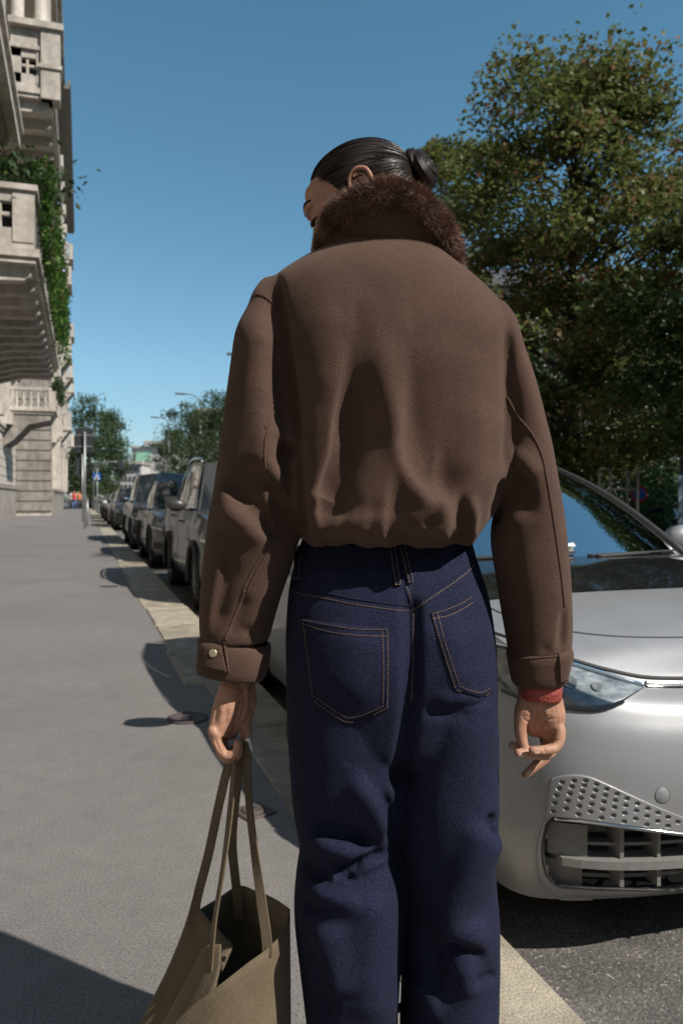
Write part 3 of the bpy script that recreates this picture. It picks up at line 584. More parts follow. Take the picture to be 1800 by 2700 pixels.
# lamp posts
def lamp(px, zc, pxh, label):
    p = P0(px, zc); o = empty('street_lamp', (p.x, p.y, 0), -TH, label, 'street lamp', 'tall street lamps')
    L = (px - pxh) * zc / FPX; mb = MB(); mb.tube([(0, 0, 0), (0, 0, 4), (0, 0, 7.2)], [.09, .075, .055], 10); mb.build('pole', M['lamp_grey'], o, True)
    mb = MB(); mb.tube([(0, 0, 7.2), (-.05 * L, 0, 7.7), (-.25 * L, 0, 8.0), (-.6 * L, 0, 8.12), (-.8 * L, 0, 8.14)], .04, 8); mb.build('arm', M['lamp_grey'], o, True)
    mb = MB(); mb.prism([(-1.25 * L, 8.10), (-.75 * L, 8.06), (-.72 * L, 8.16), (-1.22 * L, 8.2)], 1, -.14, .14); mb.build('lamp_head', M['lamp_grey'], o)
    mb = MB(); mb.lathe([(.16, 0), (.16, .9), (.1, 1.0)], seg=12); mb.build('base', M['lamp_grey'], o, True)
lamp(528, 54, 475, 'tall street lamp with curved arm in front of the bushy street trees')
lamp(446, 70, 408, 'farthest tall street lamp beside the domed building')
lamp(700, 39, 618, 'tall street lamp hidden behind the brown sleeve with only its head showing')
# sign posts on the pavement
def post(px, pyb, h, r, label, name='sign_post', cat='sign'):
    zc = FPX * HC / (pyb - HYP); p = pixw(px, pyb, zc); o = empty(name, (p.x, p.y, 0), -TH, label, cat)
    mb = MB(); mb.tube([(0, 0, 0), (0, 0, h)], r, 10); mb.build('pole', M['galv'], o, True); return o, zc
o, zc = post(224, 1394, 3.5, .035, 'steel post carrying the back of a dark rectangular street sign')
mb = MB(); mb.bev(-.36, .28, .05, .07, 2.75, 3.62, .004); mb.build('sign_plate', M['dark_metal'], o)
mb = MB(); mb.box(-.34, .26, .035, .05, 2.95, 3.0); mb.box(-.34, .26, .035, .05, 3.35, 3.4); mb.build('bracket', M['galv'], o)
o, zc = post(231, 1388, 1.05, .04, 'short steel post standing beside the tall sign post', 'short_post', 'post')
mb = MB(); mb.lathe([(.05, 1.0), (.05, 1.06), (0.0, 1.09)], seg=10); mb.build('cap', M['galv'], o)
o, zc = post(218, 1376, 3.1, .035, 'further steel sign post with a small dark plate')
mb = MB(); mb.bev(-.33, .06, .05, .07, 2.1, 2.95, .004); mb.build('sign_plate', M['dark_metal'], o)
o, zc = post(257, 1349, 3.4, .05, 'blue pedestrian crossing sign with white triangle on a pole')
mb = MB(); mb.box(-.29, .29, -.09, -.06, 2.42, 3.0); mb.build('sign_plate', M['sign_blue'], o)
mb = MB(); mb.prism([(-.22, 2.5), (.22, 2.5), (0, 2.93)], 1, -.12, -.095); mb.build('triangle', M['white_paint'], o)
mb = MB(); mb.prism([(-.07, 2.52), (-.03, 2.52), (.0, 2.64), (.04, 2.52), (.08, 2.52), (.03, 2.75), (-.03, 2.75)], 1, -.135, -.122); mb.build('walker', M['dark_metal'], o)
p = P0(247, 66); o = empty('traffic_light_mast', (p.x, p.y, 0), -TH, 'curved grey mast arm reaching over the road', 'mast')
mb = MB(); mb.tube([(0, 0, 0), (0, 0, 3.0), (.12, 0, 3.6), (.45, 0, 3.95), (.9, 0, 4.03), (2.15, 0, 4.06)], .06, 8); mb.build('pole', M['lamp_grey'], o, True)
mb = MB(); mb.box(2.1, 2.4, -.15, .15, 3.4, 4.2); mb.build('signal_head', M['dark_metal'], o)
# steel handrails, park lamp and board
zc = 10.5; p = P0(1640, zc); o = empty('steel_handrail', (p.x, p.y, 0), -TH, 'bare steel handrail frame standing in the tree strip', 'handrail')
k = zc / FPX
def hx(px): return (px - 1640) * k
def hz(py): return HC + (HYP - py) * k
for nm, pts in [('rail', [(1608, 0), (1608, 1236), (1652, 1236), (1652, 0)]), ('rail', [(1680, 0), (1680, 1236), (1708, 1236)]), ('post', [(1580, 0), (1580, 1236)]), ('rail', [(1608, 1290), (1684, 1290)]), ('rail', [(1580, 1236), (1608, 1236)])]:
    mb = MB(); mb.tube([(hx(a), 0, 0 if b == 0 else hz(b)) for a, b in pts], .021, 8); mb.build(nm, M['galv'], o, True)
p = P0(1796, 15); o = empty('park_lamp', (p.x, p.y, 0), -TH, 'slim dark park lamp post at the edge of the bushes', 'lamp')
mb = MB(); mb.tube([(0, 0, 0), (0, 0, 2.0)], .045, 8); mb.build('pole', M['dark_metal'], o, True)
mb = MB(); mb.lathe([(.05, 1.98), (.14, 2.1), (.17, 2.3), (.05, 2.42), (0, 2.45)], seg=12); mb.build('lantern', M['galv'], o, True)
p = P0(1683, 14); o = empty('no_parking_sign', (p.x, p.y, 0), -TH, 'small round blue and red sign on a short post among the bushes', 'sign')
mb = MB(); mb.tube([(0, .04, 0), (0, .04, 1.3)], .025, 8); mb.build('post', M['galv'], o)
mb = MB(); mb.lathe([(0, 0), (.15, 0), (.15, -.01)], (0, 0, 1.2), 20, 1); mb.build('disc', M['sign_red'], o); mb = MB(); mb.lathe([(0, 0), (.11, 0)], (0, -.014, 1.2), 20, 1); mb.build('face', M['sign_blue'], o)
p = P0(1790, 13); o = empty('notice_board', (p.x, p.y, 0), -TH, 'pale blue notice board on a post behind the car', 'sign')
mb = MB(); mb.tube([(0.1, .04, 0), (.1, .04, 1.5)], .03, 8); mb.build('post', M['galv'], o); mb = MB(); mb.box(-.02, .5, -.02, .02, .65, 1.5); mb.build('board', mat('board', (.35, .5, .62), (.3, .45, .6), 3, .5), o)

# ------------------------------------------------------------------ unseen houses behind the camera, added to block skylight; then the far end
def block(name, x0, x1, y0, y1, h, label, m, face, nwin=8, nrow=6):
    """plain neighbour: wall, roof edge and framed windows on the side that faces the street ('x+', 'x-' or 'y-', 'y+')"""
    o = empty(name, ((x0 + x1) / 2, (y0 + y1) / 2, ROADZ), 0, label, 'building'); ox, oy = (x0 + x1) / 2, (y0 + y1) / 2
    mb = MB(); mb.box(x0 - ox, x1 - ox, y0 - oy, y1 - oy, 0, h); mb.build('wall', m, o); mb = MB(); mb.box(x0 - ox - .5, x1 - ox + .5, y0 - oy - .5, y1 - oy + .5, h, h + .4); mb.build('cornice', M['stone'], o)
    for r_ in range(nrow):
        for k in range(nwin):
            z = 3.2 + r_ * (h - 4) / nrow; t = (k + .5) / nwin; mb = MB(); mp = MB()
            if face[0] == 'x':
                x = (x1 if face[1] == '+' else x0) - ox; yy = y0 - oy + t * (y1 - y0); e = .12 if face[1] == '+' else -.12; a, b = sorted((x, x + e)); c_, d_ = sorted((x + e * .2, x + e * 1.15)); mb.box(a, b, yy - .75, yy + .75, z - .1, z + 2.1); mp.box(c_, d_, yy - .6, yy + .6, z, z + 2)
            else:
                y = (y1 if face[1] == '+' else y0) - oy; xx = x0 - ox + t * (x1 - x0); e = .12 if face[1] == '+' else -.12; a, b = sorted((y, y + e)); c_, d_ = sorted((y + e * .2, y + e * 1.15)); mb.box(xx - .75, xx + .75, a, b, z - .1, z + 2.1); mp.box(xx - .6, xx + .6, c_, d_, z, z + 2)
            w = mb.build('window', M['stone'], o); mp.build('pane', M['window_glass'], w)
    return o
block('unseen_left_house', -14, -4.2, -50, -10.2, 25, 'unseen stone house added before the palazzo to block sky light', M['stone_dark'], 'x+', 12, 5)  # this and the next two are out of view, added to dim skylight
block('unseen_right_house', 26, 38, -50, 0, 22, 'unseen plastered house added across the road to block sky light', M['plaster'], 'x-', 14, 5)
block('unseen_end_house', -14, 34, -64, -52, 24, 'unseen plastered house added behind the camera to block sky light', M['plaster'], 'y+', 12, 5)
block('crossing_house', -46, -13, 118, 130, 17, 'pale house across the far junction behind the grey-green trees', M['pale_wall'], 'y-', 9, 4)
block('boulevard_house', 18, 60, 128, 142, 15, 'pale low house across the far junction right of the domed building', M['pale_wall'], 'y-', 10, 4)
for i, (px, zc, w, h, lb) in enumerate([(190, 84, 3.2, 2.6, 'dark hedge under the trees at the end of the pavement'), (250, 96, 3.5, 2.4, 'dark hedge under the trees behind the crossing sign'), (420, 96, 4.2, 2.4, 'low hedge below the far street trees')]):
    bush(px, zc, w, h, 140 + i, M['leaf_dark'], lb, 'hedges at the far junction')
def figure(px, zc, top, legs, label, h=1.7, stride=.12):
    p = P0(px, zc); o = empty('person', (p.x, p.y, 0), rnd.uniform(-.6, .6), label, 'person', 'people at the far end of the pavement'); s_ = h / 1.7
    def T(pts, r): return tube([tuple(np.array(q_) * s_) for q_ in pts], [k * s_ for k in r], 8)
    hv_ = []
    for c_, r_ in (((0, 0, 1.58), (.075, .09, .115)),):
        for i in range(1, 6):
            for k in range(8): a = math.pi * i / 6; b = 2 * math.pi * k / 8; hv_.append(tuple((np.array(c_) + np.array((math.sin(a) * math.cos(b) * r_[0], math.sin(a) * math.sin(b) * r_[1], math.cos(a) * r_[2]))) * s_))
    hf_ = [(i * 8 + k, i * 8 + (k + 1) % 8, (i + 1) * 8 + (k + 1) % 8, (i + 1) * 8 + k) for i in range(4) for k in range(8)] + [tuple(range(8))[::-1], tuple(range(32, 40))]
    body_, bf_ = voxel([(hv_, hf_), T([(0, 0, .85), (0, 0, 1.1), (0, 0, 1.35), (0, 0, 1.44), (0, 0, 1.5)], [.15, .14, .18, .12, .05]), T([(.09, 0, .9), (.10, stride, .48), (.10, stride * 1.2, .05)], [.09, .065, .045]), T([(-.09, 0, .9), (-.10, -stride * .4, .48), (-.10, -stride * 1.6, .06)], [.09, .065, .045]), T([(.19, 0, 1.38), (.24, .03, 1.1), (.22, .1, .85)], [.055, .045, .035]), T([(-.19, 0, 1.38), (-.24, -.03, 1.1), (-.22, -.08, .85)], [.055, .045, .035])], .03, 1)
    b = mk('body', body_, bf_, M['skin_far'], o)
    v, f = T([(0, 0, .82), (0, 0, 1.0), (0, 0, 1.15), (0, 0, 1.36), (0, 0, 1.46)], [.185, .165, .165, .205, .10]); mk('top', v, f, top, o)
    for sg, a in ((1, 1), (-1, -1.0)):
        v, f = T([(sg * .09, 0, .9), (sg * .10, stride * (1 if sg > 0 else -.4), .48), (sg * .10, stride * (1.2 if sg > 0 else -1.5), .1)], [.105, .08, .07]); mk('trouser_leg', v, f, legs, o)
M['skin_far'] = mat('skin_far', (.45, .28, .2), (.4, .25, .18), 8, .6); red_c = mat('red_cloth', (.5, .05, .04), (.45, .05, .04), 8, .8); wht_c = mat('white_cloth', (.7, .7, .7), (.65, .65, .65), 8, .8); blu_c = mat('blue_cloth', (.10, .16, .35), (.08, .13, .3), 8, .8); orn_c = mat('orange_cloth', (.6, .18, .07), (.55, .16, .06), 8, .8)
for px, zc, t_, l_, lb in [(196, 74, red_c, blu_c, 'distant walker in a red top beside the arched entrance'), (203, 83, wht_c, blu_c, 'distant walker in a white top and blue trousers'), (209, 79, orn_c, M['dark_metal'], 'distant walker in an orange top and dark trousers'), (214, 88, red_c, M['dark_metal'], 'distant walker in a red top and dark trousers'), (188, 82, wht_c, M['dark_metal'], 'distant walker in a white top and dark trousers'), (239, 90, orn_c, blu_c, 'distant walker in an orange top and blue trousers')]:
    figure(px, zc, t_, l_, lb)
def scooter(px, zc, m, label, rz):
    p = P0(px, zc); o = empty('motor_scooter', (p.x, p.y, ROADZ), rz, label, 'scooter', 'scooters at the far end of the pavement')
    for y, nm in ((-.6, 'wheel'), (.6, 'wheel')): mb = MB(); mb.lathe([(.14, -.05), (.25, -.05), (.27, 0), (.25, .05), (.14, .05)], (0, y, .27), 16, 0); mb.build(nm, M['dark_metal'], o, True)
    mb = MB(); mb.prism([(-.62, .5), (-.5, .95), (-.42, .95), (-.35, .4), (.1, .38), (.2, .75), (.75, .78), (.85, .5), (.5, .3), (-.4, .28)], 0, -.14, .14); mb.build('body', m, o)
    mb = MB(); mb.bev(-.13, .13, .15, .8, .78, .88, .03); mb.build('seat', M['dark_metal'], o); mb = MB(); mb.tube([(-.3, -.46, 1.02), (0, -.5, 1.0), (.3, -.46, 1.02)], .02, 6); mb.build('handlebar', M['dark_metal'], o); mb = MB(); mb.add([(-.2, -.55, .95), (.2, -.55, .95), (.18, -.45, 1.35), (-.18, -.45, 1.35)], [(0, 1, 2, 3)]); mb.build('windshield', M['window_glass'], o)
for px, zc, m_, lb, rz in [(192, 90, red_c, 'red scooter parked past the arched stone building', .4), (200, 92, wht_c, 'white scooter parked among the walkers', -.5), (207, 91, M['dark_metal'], 'black scooter parked near the kerb end', .7), (214, 93, orn_c, 'orange scooter parked beside the sign posts', .2)]: scooter(px, zc, m_, lb, rz)
# ------------------------------------------------------------------ the woman: materials
def cloth(name, c1, c2, grain, bumps, rough=0.95, sheen=0.25, fleck=None, tintsheen=(1, 1, 1)):
    m, n, l, p = nt(name)
    t = noise(n, l, grain, 2.0, 0.7); r = ramp(n, [(0.32, c1), (0.68, c2)]); l.new(t.outputs[0], r.inputs[0]); col = r.outputs[0]
    big = noise(n, l, 14, 4.0); rb = ramp(n, [(0.3, (0.86,) * 3), (0.7, (1.12,) * 3)]); l.new(big.outputs[0], rb.inputs[0])
    mx = n.new('ShaderNodeMix'); mx.data_type = 'RGBA'; mx.blend_type = 'MULTIPLY'; mx.inputs[0].default_value = 1; l.new(col, mx.inputs[6]); l.new(rb.outputs[0], mx.inputs[7]); col = mx.outputs[2]
    if fleck:
        f = noise(n, l, fleck[0], 1.0, 0.5, stretch=fleck[2]); rf = ramp(n, [(fleck[3], (0, 0, 0)), (fleck[4], (1, 1, 1))]); l.new(f.outputs[0], rf.inputs[0])
        m2 = n.new('ShaderNodeMix'); m2.data_type = 'RGBA'; l.new(rf.outputs[0], m2.inputs[0]); l.new(col, m2.inputs[6]); m2.inputs[7].default_value = (*fleck[1], 1); col = m2.outputs[2]
    l.new(col, p.inputs['Base Color'])
    p.inputs['Roughness'].default_value = rough; p.inputs['Specular IOR Level'].default_value = 0.2; p.inputs['Sheen Weight'].default_value = sheen; p.inputs['Sheen Roughness'].default_value = 0.5
    p.inputs['Sheen Tint'].default_value = (*tintsheen, 1)
    b = n.new('ShaderNodeBump'); b.inputs['Strength'].default_value = 0.9; b.inputs['Distance'].default_value = bumps; l.new(t.outputs[0], b.inputs['Height']); l.new(b.outputs[0], p.inputs['Normal'])
    return m
M['wool'] = cloth('brown_wool', (0.049, 0.0285, 0.021), (0.109, 0.065, 0.049), 620, 0.0016, fleck=(520, (0.17, 0.12, 0.092), None, 0.70, 0.80), sheen=0.12, tintsheen=(0.9, 0.7, 0.6))
M['denim'] = cloth('indigo_denim', (0.003, 0.004, 0.013), (0.016, 0.020, 0.048), 480, 0.0006, fleck=(800, (0.038, 0.047, 0.10), (1, 1, 0.4), 0.52, 0.9), sheen=0.0, tintsheen=(0.5, 0.55, 0.9))
M['thread'] = mat('orange_thread', (0.15, 0.095, 0.066), (0.085, 0.052, 0.038), 300, 0.7)
M['suede'] = cloth('olive_suede', (0.098, 0.075, 0.048), (0.135, 0.104, 0.069), 260, 0.0008, sheen=0.3, fleck=(26, (0.14, 0.11, 0.077), (1, 1, 0.5), 0.52, 0.85), tintsheen=(0.8, 0.7, 0.5))
M['suede_edge'] = mat('suede_edge', (0.20, 0.175, 0.15), (0.16, 0.14, 0.12), 60, 0.8)
M['brass'] = mat('pale_brass', (0.62, 0.54, 0.40), (0.55, 0.47, 0.34), 30, 0.35, metal=0.75)
M['fur'] = None
def skinmat():
    m, n, l, p = nt('skin')
    t = noise(n, l, 60, 6.0, 0.65); r = ramp(n, [(0.3, (0.34, 0.175, 0.115)), (0.7, (0.44, 0.25, 0.175))]); l.new(t.outputs[0], r.inputs[0]); l.new(r.outputs[0], p.inputs['Base Color'])
    p.inputs['Roughness'].default_value = 0.55; p.inputs['Specular IOR Level'].default_value = 0.35; p.inputs['Subsurface Weight'].default_value = 0.12; p.inputs['Subsurface Radius'].default_value = (0.010, 0.004, 0.002); p.inputs['Subsurface Scale'].default_value = 0.6
    b = n.new('ShaderNodeBump'); b.inputs['Strength'].default_value = 0.5; b.inputs['Distance'].default_value = 0.0016
    f = noise(n, l, 300, 4.0); l.new(f.outputs[0], b.inputs['Height']); l.new(b.outputs[0], p.inputs['Normal'])
    return m
M['skin'] = skinmat()
M['nail'] = mat('nail', (0.55, 0.36, 0.28), (0.52, 0.33, 0.25), 30, 0.25, coat=0.4)
M['nail_white'] = mat('nail_white', (0.80, 0.76, 0.66), (0.76, 0.72, 0.62), 30, 0.25, coat=0.4)
def hairmat():
    m, n, l, p = nt('black_hair')
    at = n.new('ShaderNodeAttribute'); at.attribute_name = 'flow'; t = n.new('ShaderNodeTexNoise'); t.noise_dimensions = '1D'; t.inputs['Scale'].default_value = 1.0; t.inputs['Detail'].default_value = 4
    l.new(at.outputs['Fac'], t.inputs['W']); r = ramp(n, [(0.35, (0.006, 0.004, 0.003)), (0.7, (0.030, 0.018, 0.014))]); l.new(t.outputs[0], r.inputs[0]); l.new(r.outputs[0], p.inputs['Base Color'])
    p.inputs['Roughness'].default_value = 0.36; p.inputs['Specular IOR Level'].default_value = 0.3
    b = n.new('ShaderNodeBump'); b.inputs['Strength'].default_value = 0.55; b.inputs['Distance'].default_value = 0.004; l.new(t.outputs[0], b.inputs['Height']); l.new(b.outputs[0], p.inputs['Normal'])
    return m
M['hair'] = hairmat()
M['brow'] = mat('brow_hair', (0.012, 0.009, 0.008), (0.02, 0.014, 0.012), 80, 0.6)
def furmat():
    m, n, l, p = nt('brown_fur')
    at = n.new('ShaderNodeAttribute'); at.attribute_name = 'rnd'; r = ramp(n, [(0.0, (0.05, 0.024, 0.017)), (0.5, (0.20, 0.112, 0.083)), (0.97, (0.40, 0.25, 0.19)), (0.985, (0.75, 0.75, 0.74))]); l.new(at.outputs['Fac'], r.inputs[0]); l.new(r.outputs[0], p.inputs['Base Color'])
    p.inputs['Roughness'].default_value = 0.5; p.inputs['Specular IOR Level'].default_value = 0.4
    return m
M['fur'] = furmat()
M['wristband'] = mat('coral_leather', (0.36, 0.07, 0.052), (0.28, 0.05, 0.04), 240, 0.45, bump=0.9, bscale=260, bdist=0.004)
M['lining'] = mat('lining', (0.16, 0.055, 0.03), (0.12, 0.04, 0.025), 20, 0.8)

# ------------------------------------------------------------------ the woman: frame and helpers.  All her points are (right, depth, up) from the camera's foot, then set under one root
A0, D0 = 0.083, 1.36
wl_ = c2w(A0, D0, 0)
woman = empty('person', (wl_.x, wl_.y, 0.0), -TH, 'woman seen from behind in brown wool jacket and dark jeans carrying a tote', 'person')
ORG = np.array((A0, D0, 0.0))
def loc(v): return np.asarray(v, float) - ORG
def wobj(name, v, f, m, parent=None, smooth=True): return mk(name, loc(v), f, m, parent or woman, smooth)
def topx(v):
    """camera-frame points -> photo pixels"""
    return CXP + FPX * v[:, 0] / v[:, 1], HYP - FPX * (v[:, 2] - HC) / v[:, 1]
def ring(py, L, R, db, df, n=2.4, m=48, fn=None):
    dm = (db + df) / 2; aL = (L - CXP) * dm / FPX; aR = (R - CXP) * dm / FPX; z = HC + (HYP - py) * dm / FPX
    ca, ha, hd = (aL + aR) / 2, (aR - aL) / 2, (df - db) / 2
    out = []
    for k in range(m):
        t = 2 * math.pi * k / m; c, s_ = math.cos(t), math.sin(t)
        out.append((ca + ha * math.copysign(abs(c) ** (2 / n), c), dm + hd * math.copysign(abs(s_) ** (2 / n), s_), z))
    return out
def ringstack(rows, n=2.4, m=48, dense=2.0):
    """rows: (py, L, R, dback, dfront), smoothly resampled"""
    r = np.array(rows, float); ys = np.arange(r[0, 0], r[-1, 0] + .1, 9.0 * dense); ys = np.append(ys, r[-1, 0]) if ys[-1] < r[-1, 0] - 2 else ys
    c = [interp(ys, r[:, 0], r[:, k]) for k in range(1, 5)]
    return loft([ring(ys[i], c[0][i], c[1][i], c[2][i], c[3][i], n, m) for i in range(len(ys))])
def view_mask(v, nrm, lo=0.0, hi=0.35):
    e = np.array((0, 0, HC)) - v; e /= np.linalg.norm(e, axis=1)[:, None]
    t = np.clip(((nrm * e).sum(1) - lo) / (hi - lo), 0, 1); return t * t * (3 - 2 * t)
def fold(px, py, pts, wl, wr, amp, taper=0.3, samples=24):
    """height (m) of one fold whose crest runs along the photo points; wl applies left of / below the direction of travel"""
    c = spline(pts, samples); best = np.full(len(px), 1e9); sg = np.zeros(len(px)); tt = np.zeros(len(px))
    box = (px > c[:, 0].min() - 3.2 * max(wl, wr)) & (px < c[:, 0].max() + 3.2 * max(wl, wr)) & (py > c[:, 1].min() - 3.2 * max(wl, wr)) & (py < c[:, 1].max() + 3.2 * max(wl, wr))
    ix = np.nonzero(box)[0]
    if not len(ix): return np.zeros(len(px))
    X, Y = px[ix], py[ix]; b = np.full(len(ix), 1e9); s_ = np.zeros(len(ix)); t_ = np.zeros(len(ix))
    for i in range(samples - 1):
        ax, ay = c[i]; dx, dy = c[i + 1] - c[i]; L2 = dx * dx + dy * dy + 1e-9
        u = np.clip(((X - ax) * dx + (Y - ay) * dy) / L2, 0, 1); ex = X - ax - u * dx; ey = Y - ay - u * dy; d = np.hypot(ex, ey)
        k = d < b; b[k] = d[k]; s_[k] = (dx * (Y - ay) - dy * (X - ax))[k]; t_[k] = ((i + u) / (samples - 1))[k]
    w = np.where(s_ > 0, wl, wr); wide = w > 2.2 * min(wl, wr); h = np.exp(-(b / w) ** np.where(wide, 1.25, 2.0))
    ta, tb = taper if isinstance(taper, tuple) else (taper, taper)
    win = np.clip(np.minimum(t_ / ta, (1 - t_) / tb), 0, 1); win = win * win * (3 - 2 * win)
    out = np.zeros(len(px)); out[ix] = amp * h * (0.12 + 0.88 * win); return out
def sculpt(v, f, folds, lo=0.0, hi=0.35, it=2, steps=1):
    for s_ in range(steps):
        nrm = vnormals(v, f); px, py = topx(v); h = np.zeros(len(v))
        for q in folds: h += fold(px, py, *q)
        v = v + nrm * (h * view_mask(v, nrm, lo, hi) / steps)[:, None]
    return smooth_np(v, f, it, 0.5)
def tubec(pts, r, seg=14, flat=1.0, up=(0, -1, 0)):
    """closed tube with rounded ends from camera-frame points"""
    P = spline(pts, max(8, len(pts) * 4)) if len(pts) > 2 else np.asarray(pts, float); rr = np.asarray(r, float)
    R = np.interp(np.linspace(0, 1, len(P)), np.linspace(0, 1, len(rr)), rr)
    t0 = P[0] - P[1]; t0 /= np.linalg.norm(t0); t1 = P[-1] - P[-2]; t1 /= np.linalg.norm(t1)
    P = np.concatenate([[P[0] + t0 * R[0] * .85], [P[0] + t0 * R[0] * .5], P, [P[-1] + t1 * R[-1] * .5], [P[-1] + t1 * R[-1] * .85]])
    R = np.concatenate([[R[0] * .4], [R[0] * .85], R, [R[-1] * .85], [R[-1] * .4]])
    return tube([tuple(p) for p in P], R, seg, True, up, flat)
def px3(*pts): return [tuple(pixc(*p)) for p in pts]
def ellips(c, r, seg=24, rot=None):
    v = []; f = []; n = seg // 2
    for i in range(1, n):
        for k in range(seg):
            a = math.pi * i / n; b = 2 * math.pi * k / seg; p = np.array((math.sin(a) * math.cos(b) * r[0], math.sin(a) * math.sin(b) * r[1], math.cos(a) * r[2]))
            v.append(tuple((rot @ p if rot is not None else p) + np.asarray(c)))
    f = [(i * seg + k, i * seg + (k + 1) % seg, (i + 1) * seg + (k + 1) % seg, (i + 1) * seg + k) for i in range(n - 2) for k in range(seg)]
    f += [tuple(range(seg))[::-1], tuple(range((n - 2) * seg, (n - 1) * seg))]
    return v, f
class Skin:
    """a mesh one can shoot photo-pixel rays at"""
    def __init__(s, v, f): s.v, s.f = v, f; s.b = bvh(v, f)
    def hit(s, px, py, off=0.0):
        d = Vector(((px - CXP) / FPX, 1.0, (HYP - py) / FPX)).normalized(); p, n, i, t = s.b.ray_cast(Vector((0, 0, HC)), d)
        if p is None: return None, None
        if n.dot(d) > 0: n = -n
        return p + n * off, n
    def path(s, pts, step=5.0, off=0.0):
        c = spline(pts, 60); L = np.concatenate([[0], np.cumsum(np.hypot(*np.diff(c, axis=0).T))]); n = max(2, int(L[-1] / step)); t = np.linspace(0, L[-1], n)
        out = []
        for x, y in zip(np.interp(t, L, c[:, 0]), np.interp(t, L, c[:, 1])):
            p, nn = s.hit(x, y, off)
            if p is not None: out.append((p, nn))
        return out
def cord(mb, path, r, seg=6):
    P = [p for p, n in path]
    # drop jumps across silhouettes
    if len(P) < 3: return
    runs = [[P[0]]]
    for a, b in zip(P, P[1:]):
        if (b - a).length > 0.02: runs.append([])
        runs[-1].append(b)
    run = max(runs, key=len)
    if len(run) > 2: mb.tube([tuple(loc(q)) for q in run], r, seg)
def stitches(mb, path, w=0.00065, h=0.0006, gap=0.35):
    for (p, n), (q, n2) in zip(path, path[1:]):
        t = q - p
        if t.length > 0.02 or t.length < 1e-5: continue
        q2 = p + t * (1 - gap); t.normalize(); s_ = t.cross(n).normalized() * w; u = n * h
        v = [p - s_, p + s_, q2 + s_, q2 - s_]; v = [tuple(loc(k)) for k in v] + [tuple(loc(k + u)) for k in v]
        mb.add(v, [(4, 5, 6, 7), (0, 1, 5, 4), (1, 2, 6, 5), (2, 3, 7, 6), (3, 0, 4, 7)])

# ------------------------------------------------------------------ jacket: trunk and sleeves grown together, then folded
torso_rows = [(636, 945, 1075, 1.355, 1.43), (662, 862, 1140, 1.300, 1.45), (700, 785, 1192, 1.262, 1.46), (745, 720, 1250, 1.236, 1.47), (800, 690, 1306, 1.220, 1.48), (870, 700, 1348, 1.208, 1.485), (960, 715, 1352, 1.200, 1.49),
              (1060, 730, 1352, 1.196, 1.49), (1160, 742, 1350, 1.190, 1.49), (1250, 752, 1340, 1.182, 1.49), (1325, 768, 1312, 1.176, 1.485), (1375, 783, 1276, 1.180, 1.477), (1408, 793, 1254, 1.196, 1.467), (1424, 798, 1245, 1.216, 1.46), (1432, 804, 1238, 1.240, 1.452)]
ls_e = [(745, 690, 760), (775, 668, 772), (830, 650, 778), (900, 634, 778), (1000, 614, 780), (1100, 597, 785), (1180, 584, 791), (1300, 565, 790), (1400, 548, 792), (1500, 537, 768), (1600, 529, 735), (1690, 531, 711)]
ls_d = [(745, 1.30, 1.40), (775, 1.285, 1.41), (830, 1.27, 1.415), (1000, 1.265, 1.415), (1180, 1.255, 1.415), (1300, 1.245, 1.41), (1450, 1.255, 1.41), (1600, 1.27, 1.41), (1690, 1.285, 1.405)]
rs_e = [(815, 1255, 1325), (850, 1262, 1349), (900, 1275, 1363), (970, 1290, 1388), (1050, 1305, 1413), (1150, 1310, 1438), (1250, 1312, 1456), (1350, 1305, 1473), (1400, 1298, 1482), (1500, 1308, 1494), (1600, 1322, 1502), (1735, 1341, 1500)]
rs_d = [(815, 1.28, 1.42), (850, 1.27, 1.425), (970, 1.255, 1.425), (1150, 1.25, 1.42), (1300, 1.245, 1.41), (1500, 1.25, 1.40), (1735, 1.275, 1.385)]
def sleeve_rows(e, d):
    d = np.array(d, float); return [(y, L, R, float(interp(np.array([y]), d[:, 0], d[:, 1])[0]), float(interp(np.array([y]), d[:, 0], d[:, 2])[0])) for y, L, R in e]
jv, jf = voxel([ringstack(torso_rows, 2.5), ringstack(sleeve_rows(ls_e, ls_d), 2.3, 32), ringstack(sleeve_rows(rs_e, rs_d), 2.3, 32)], 0.0036, 14, 0.5)
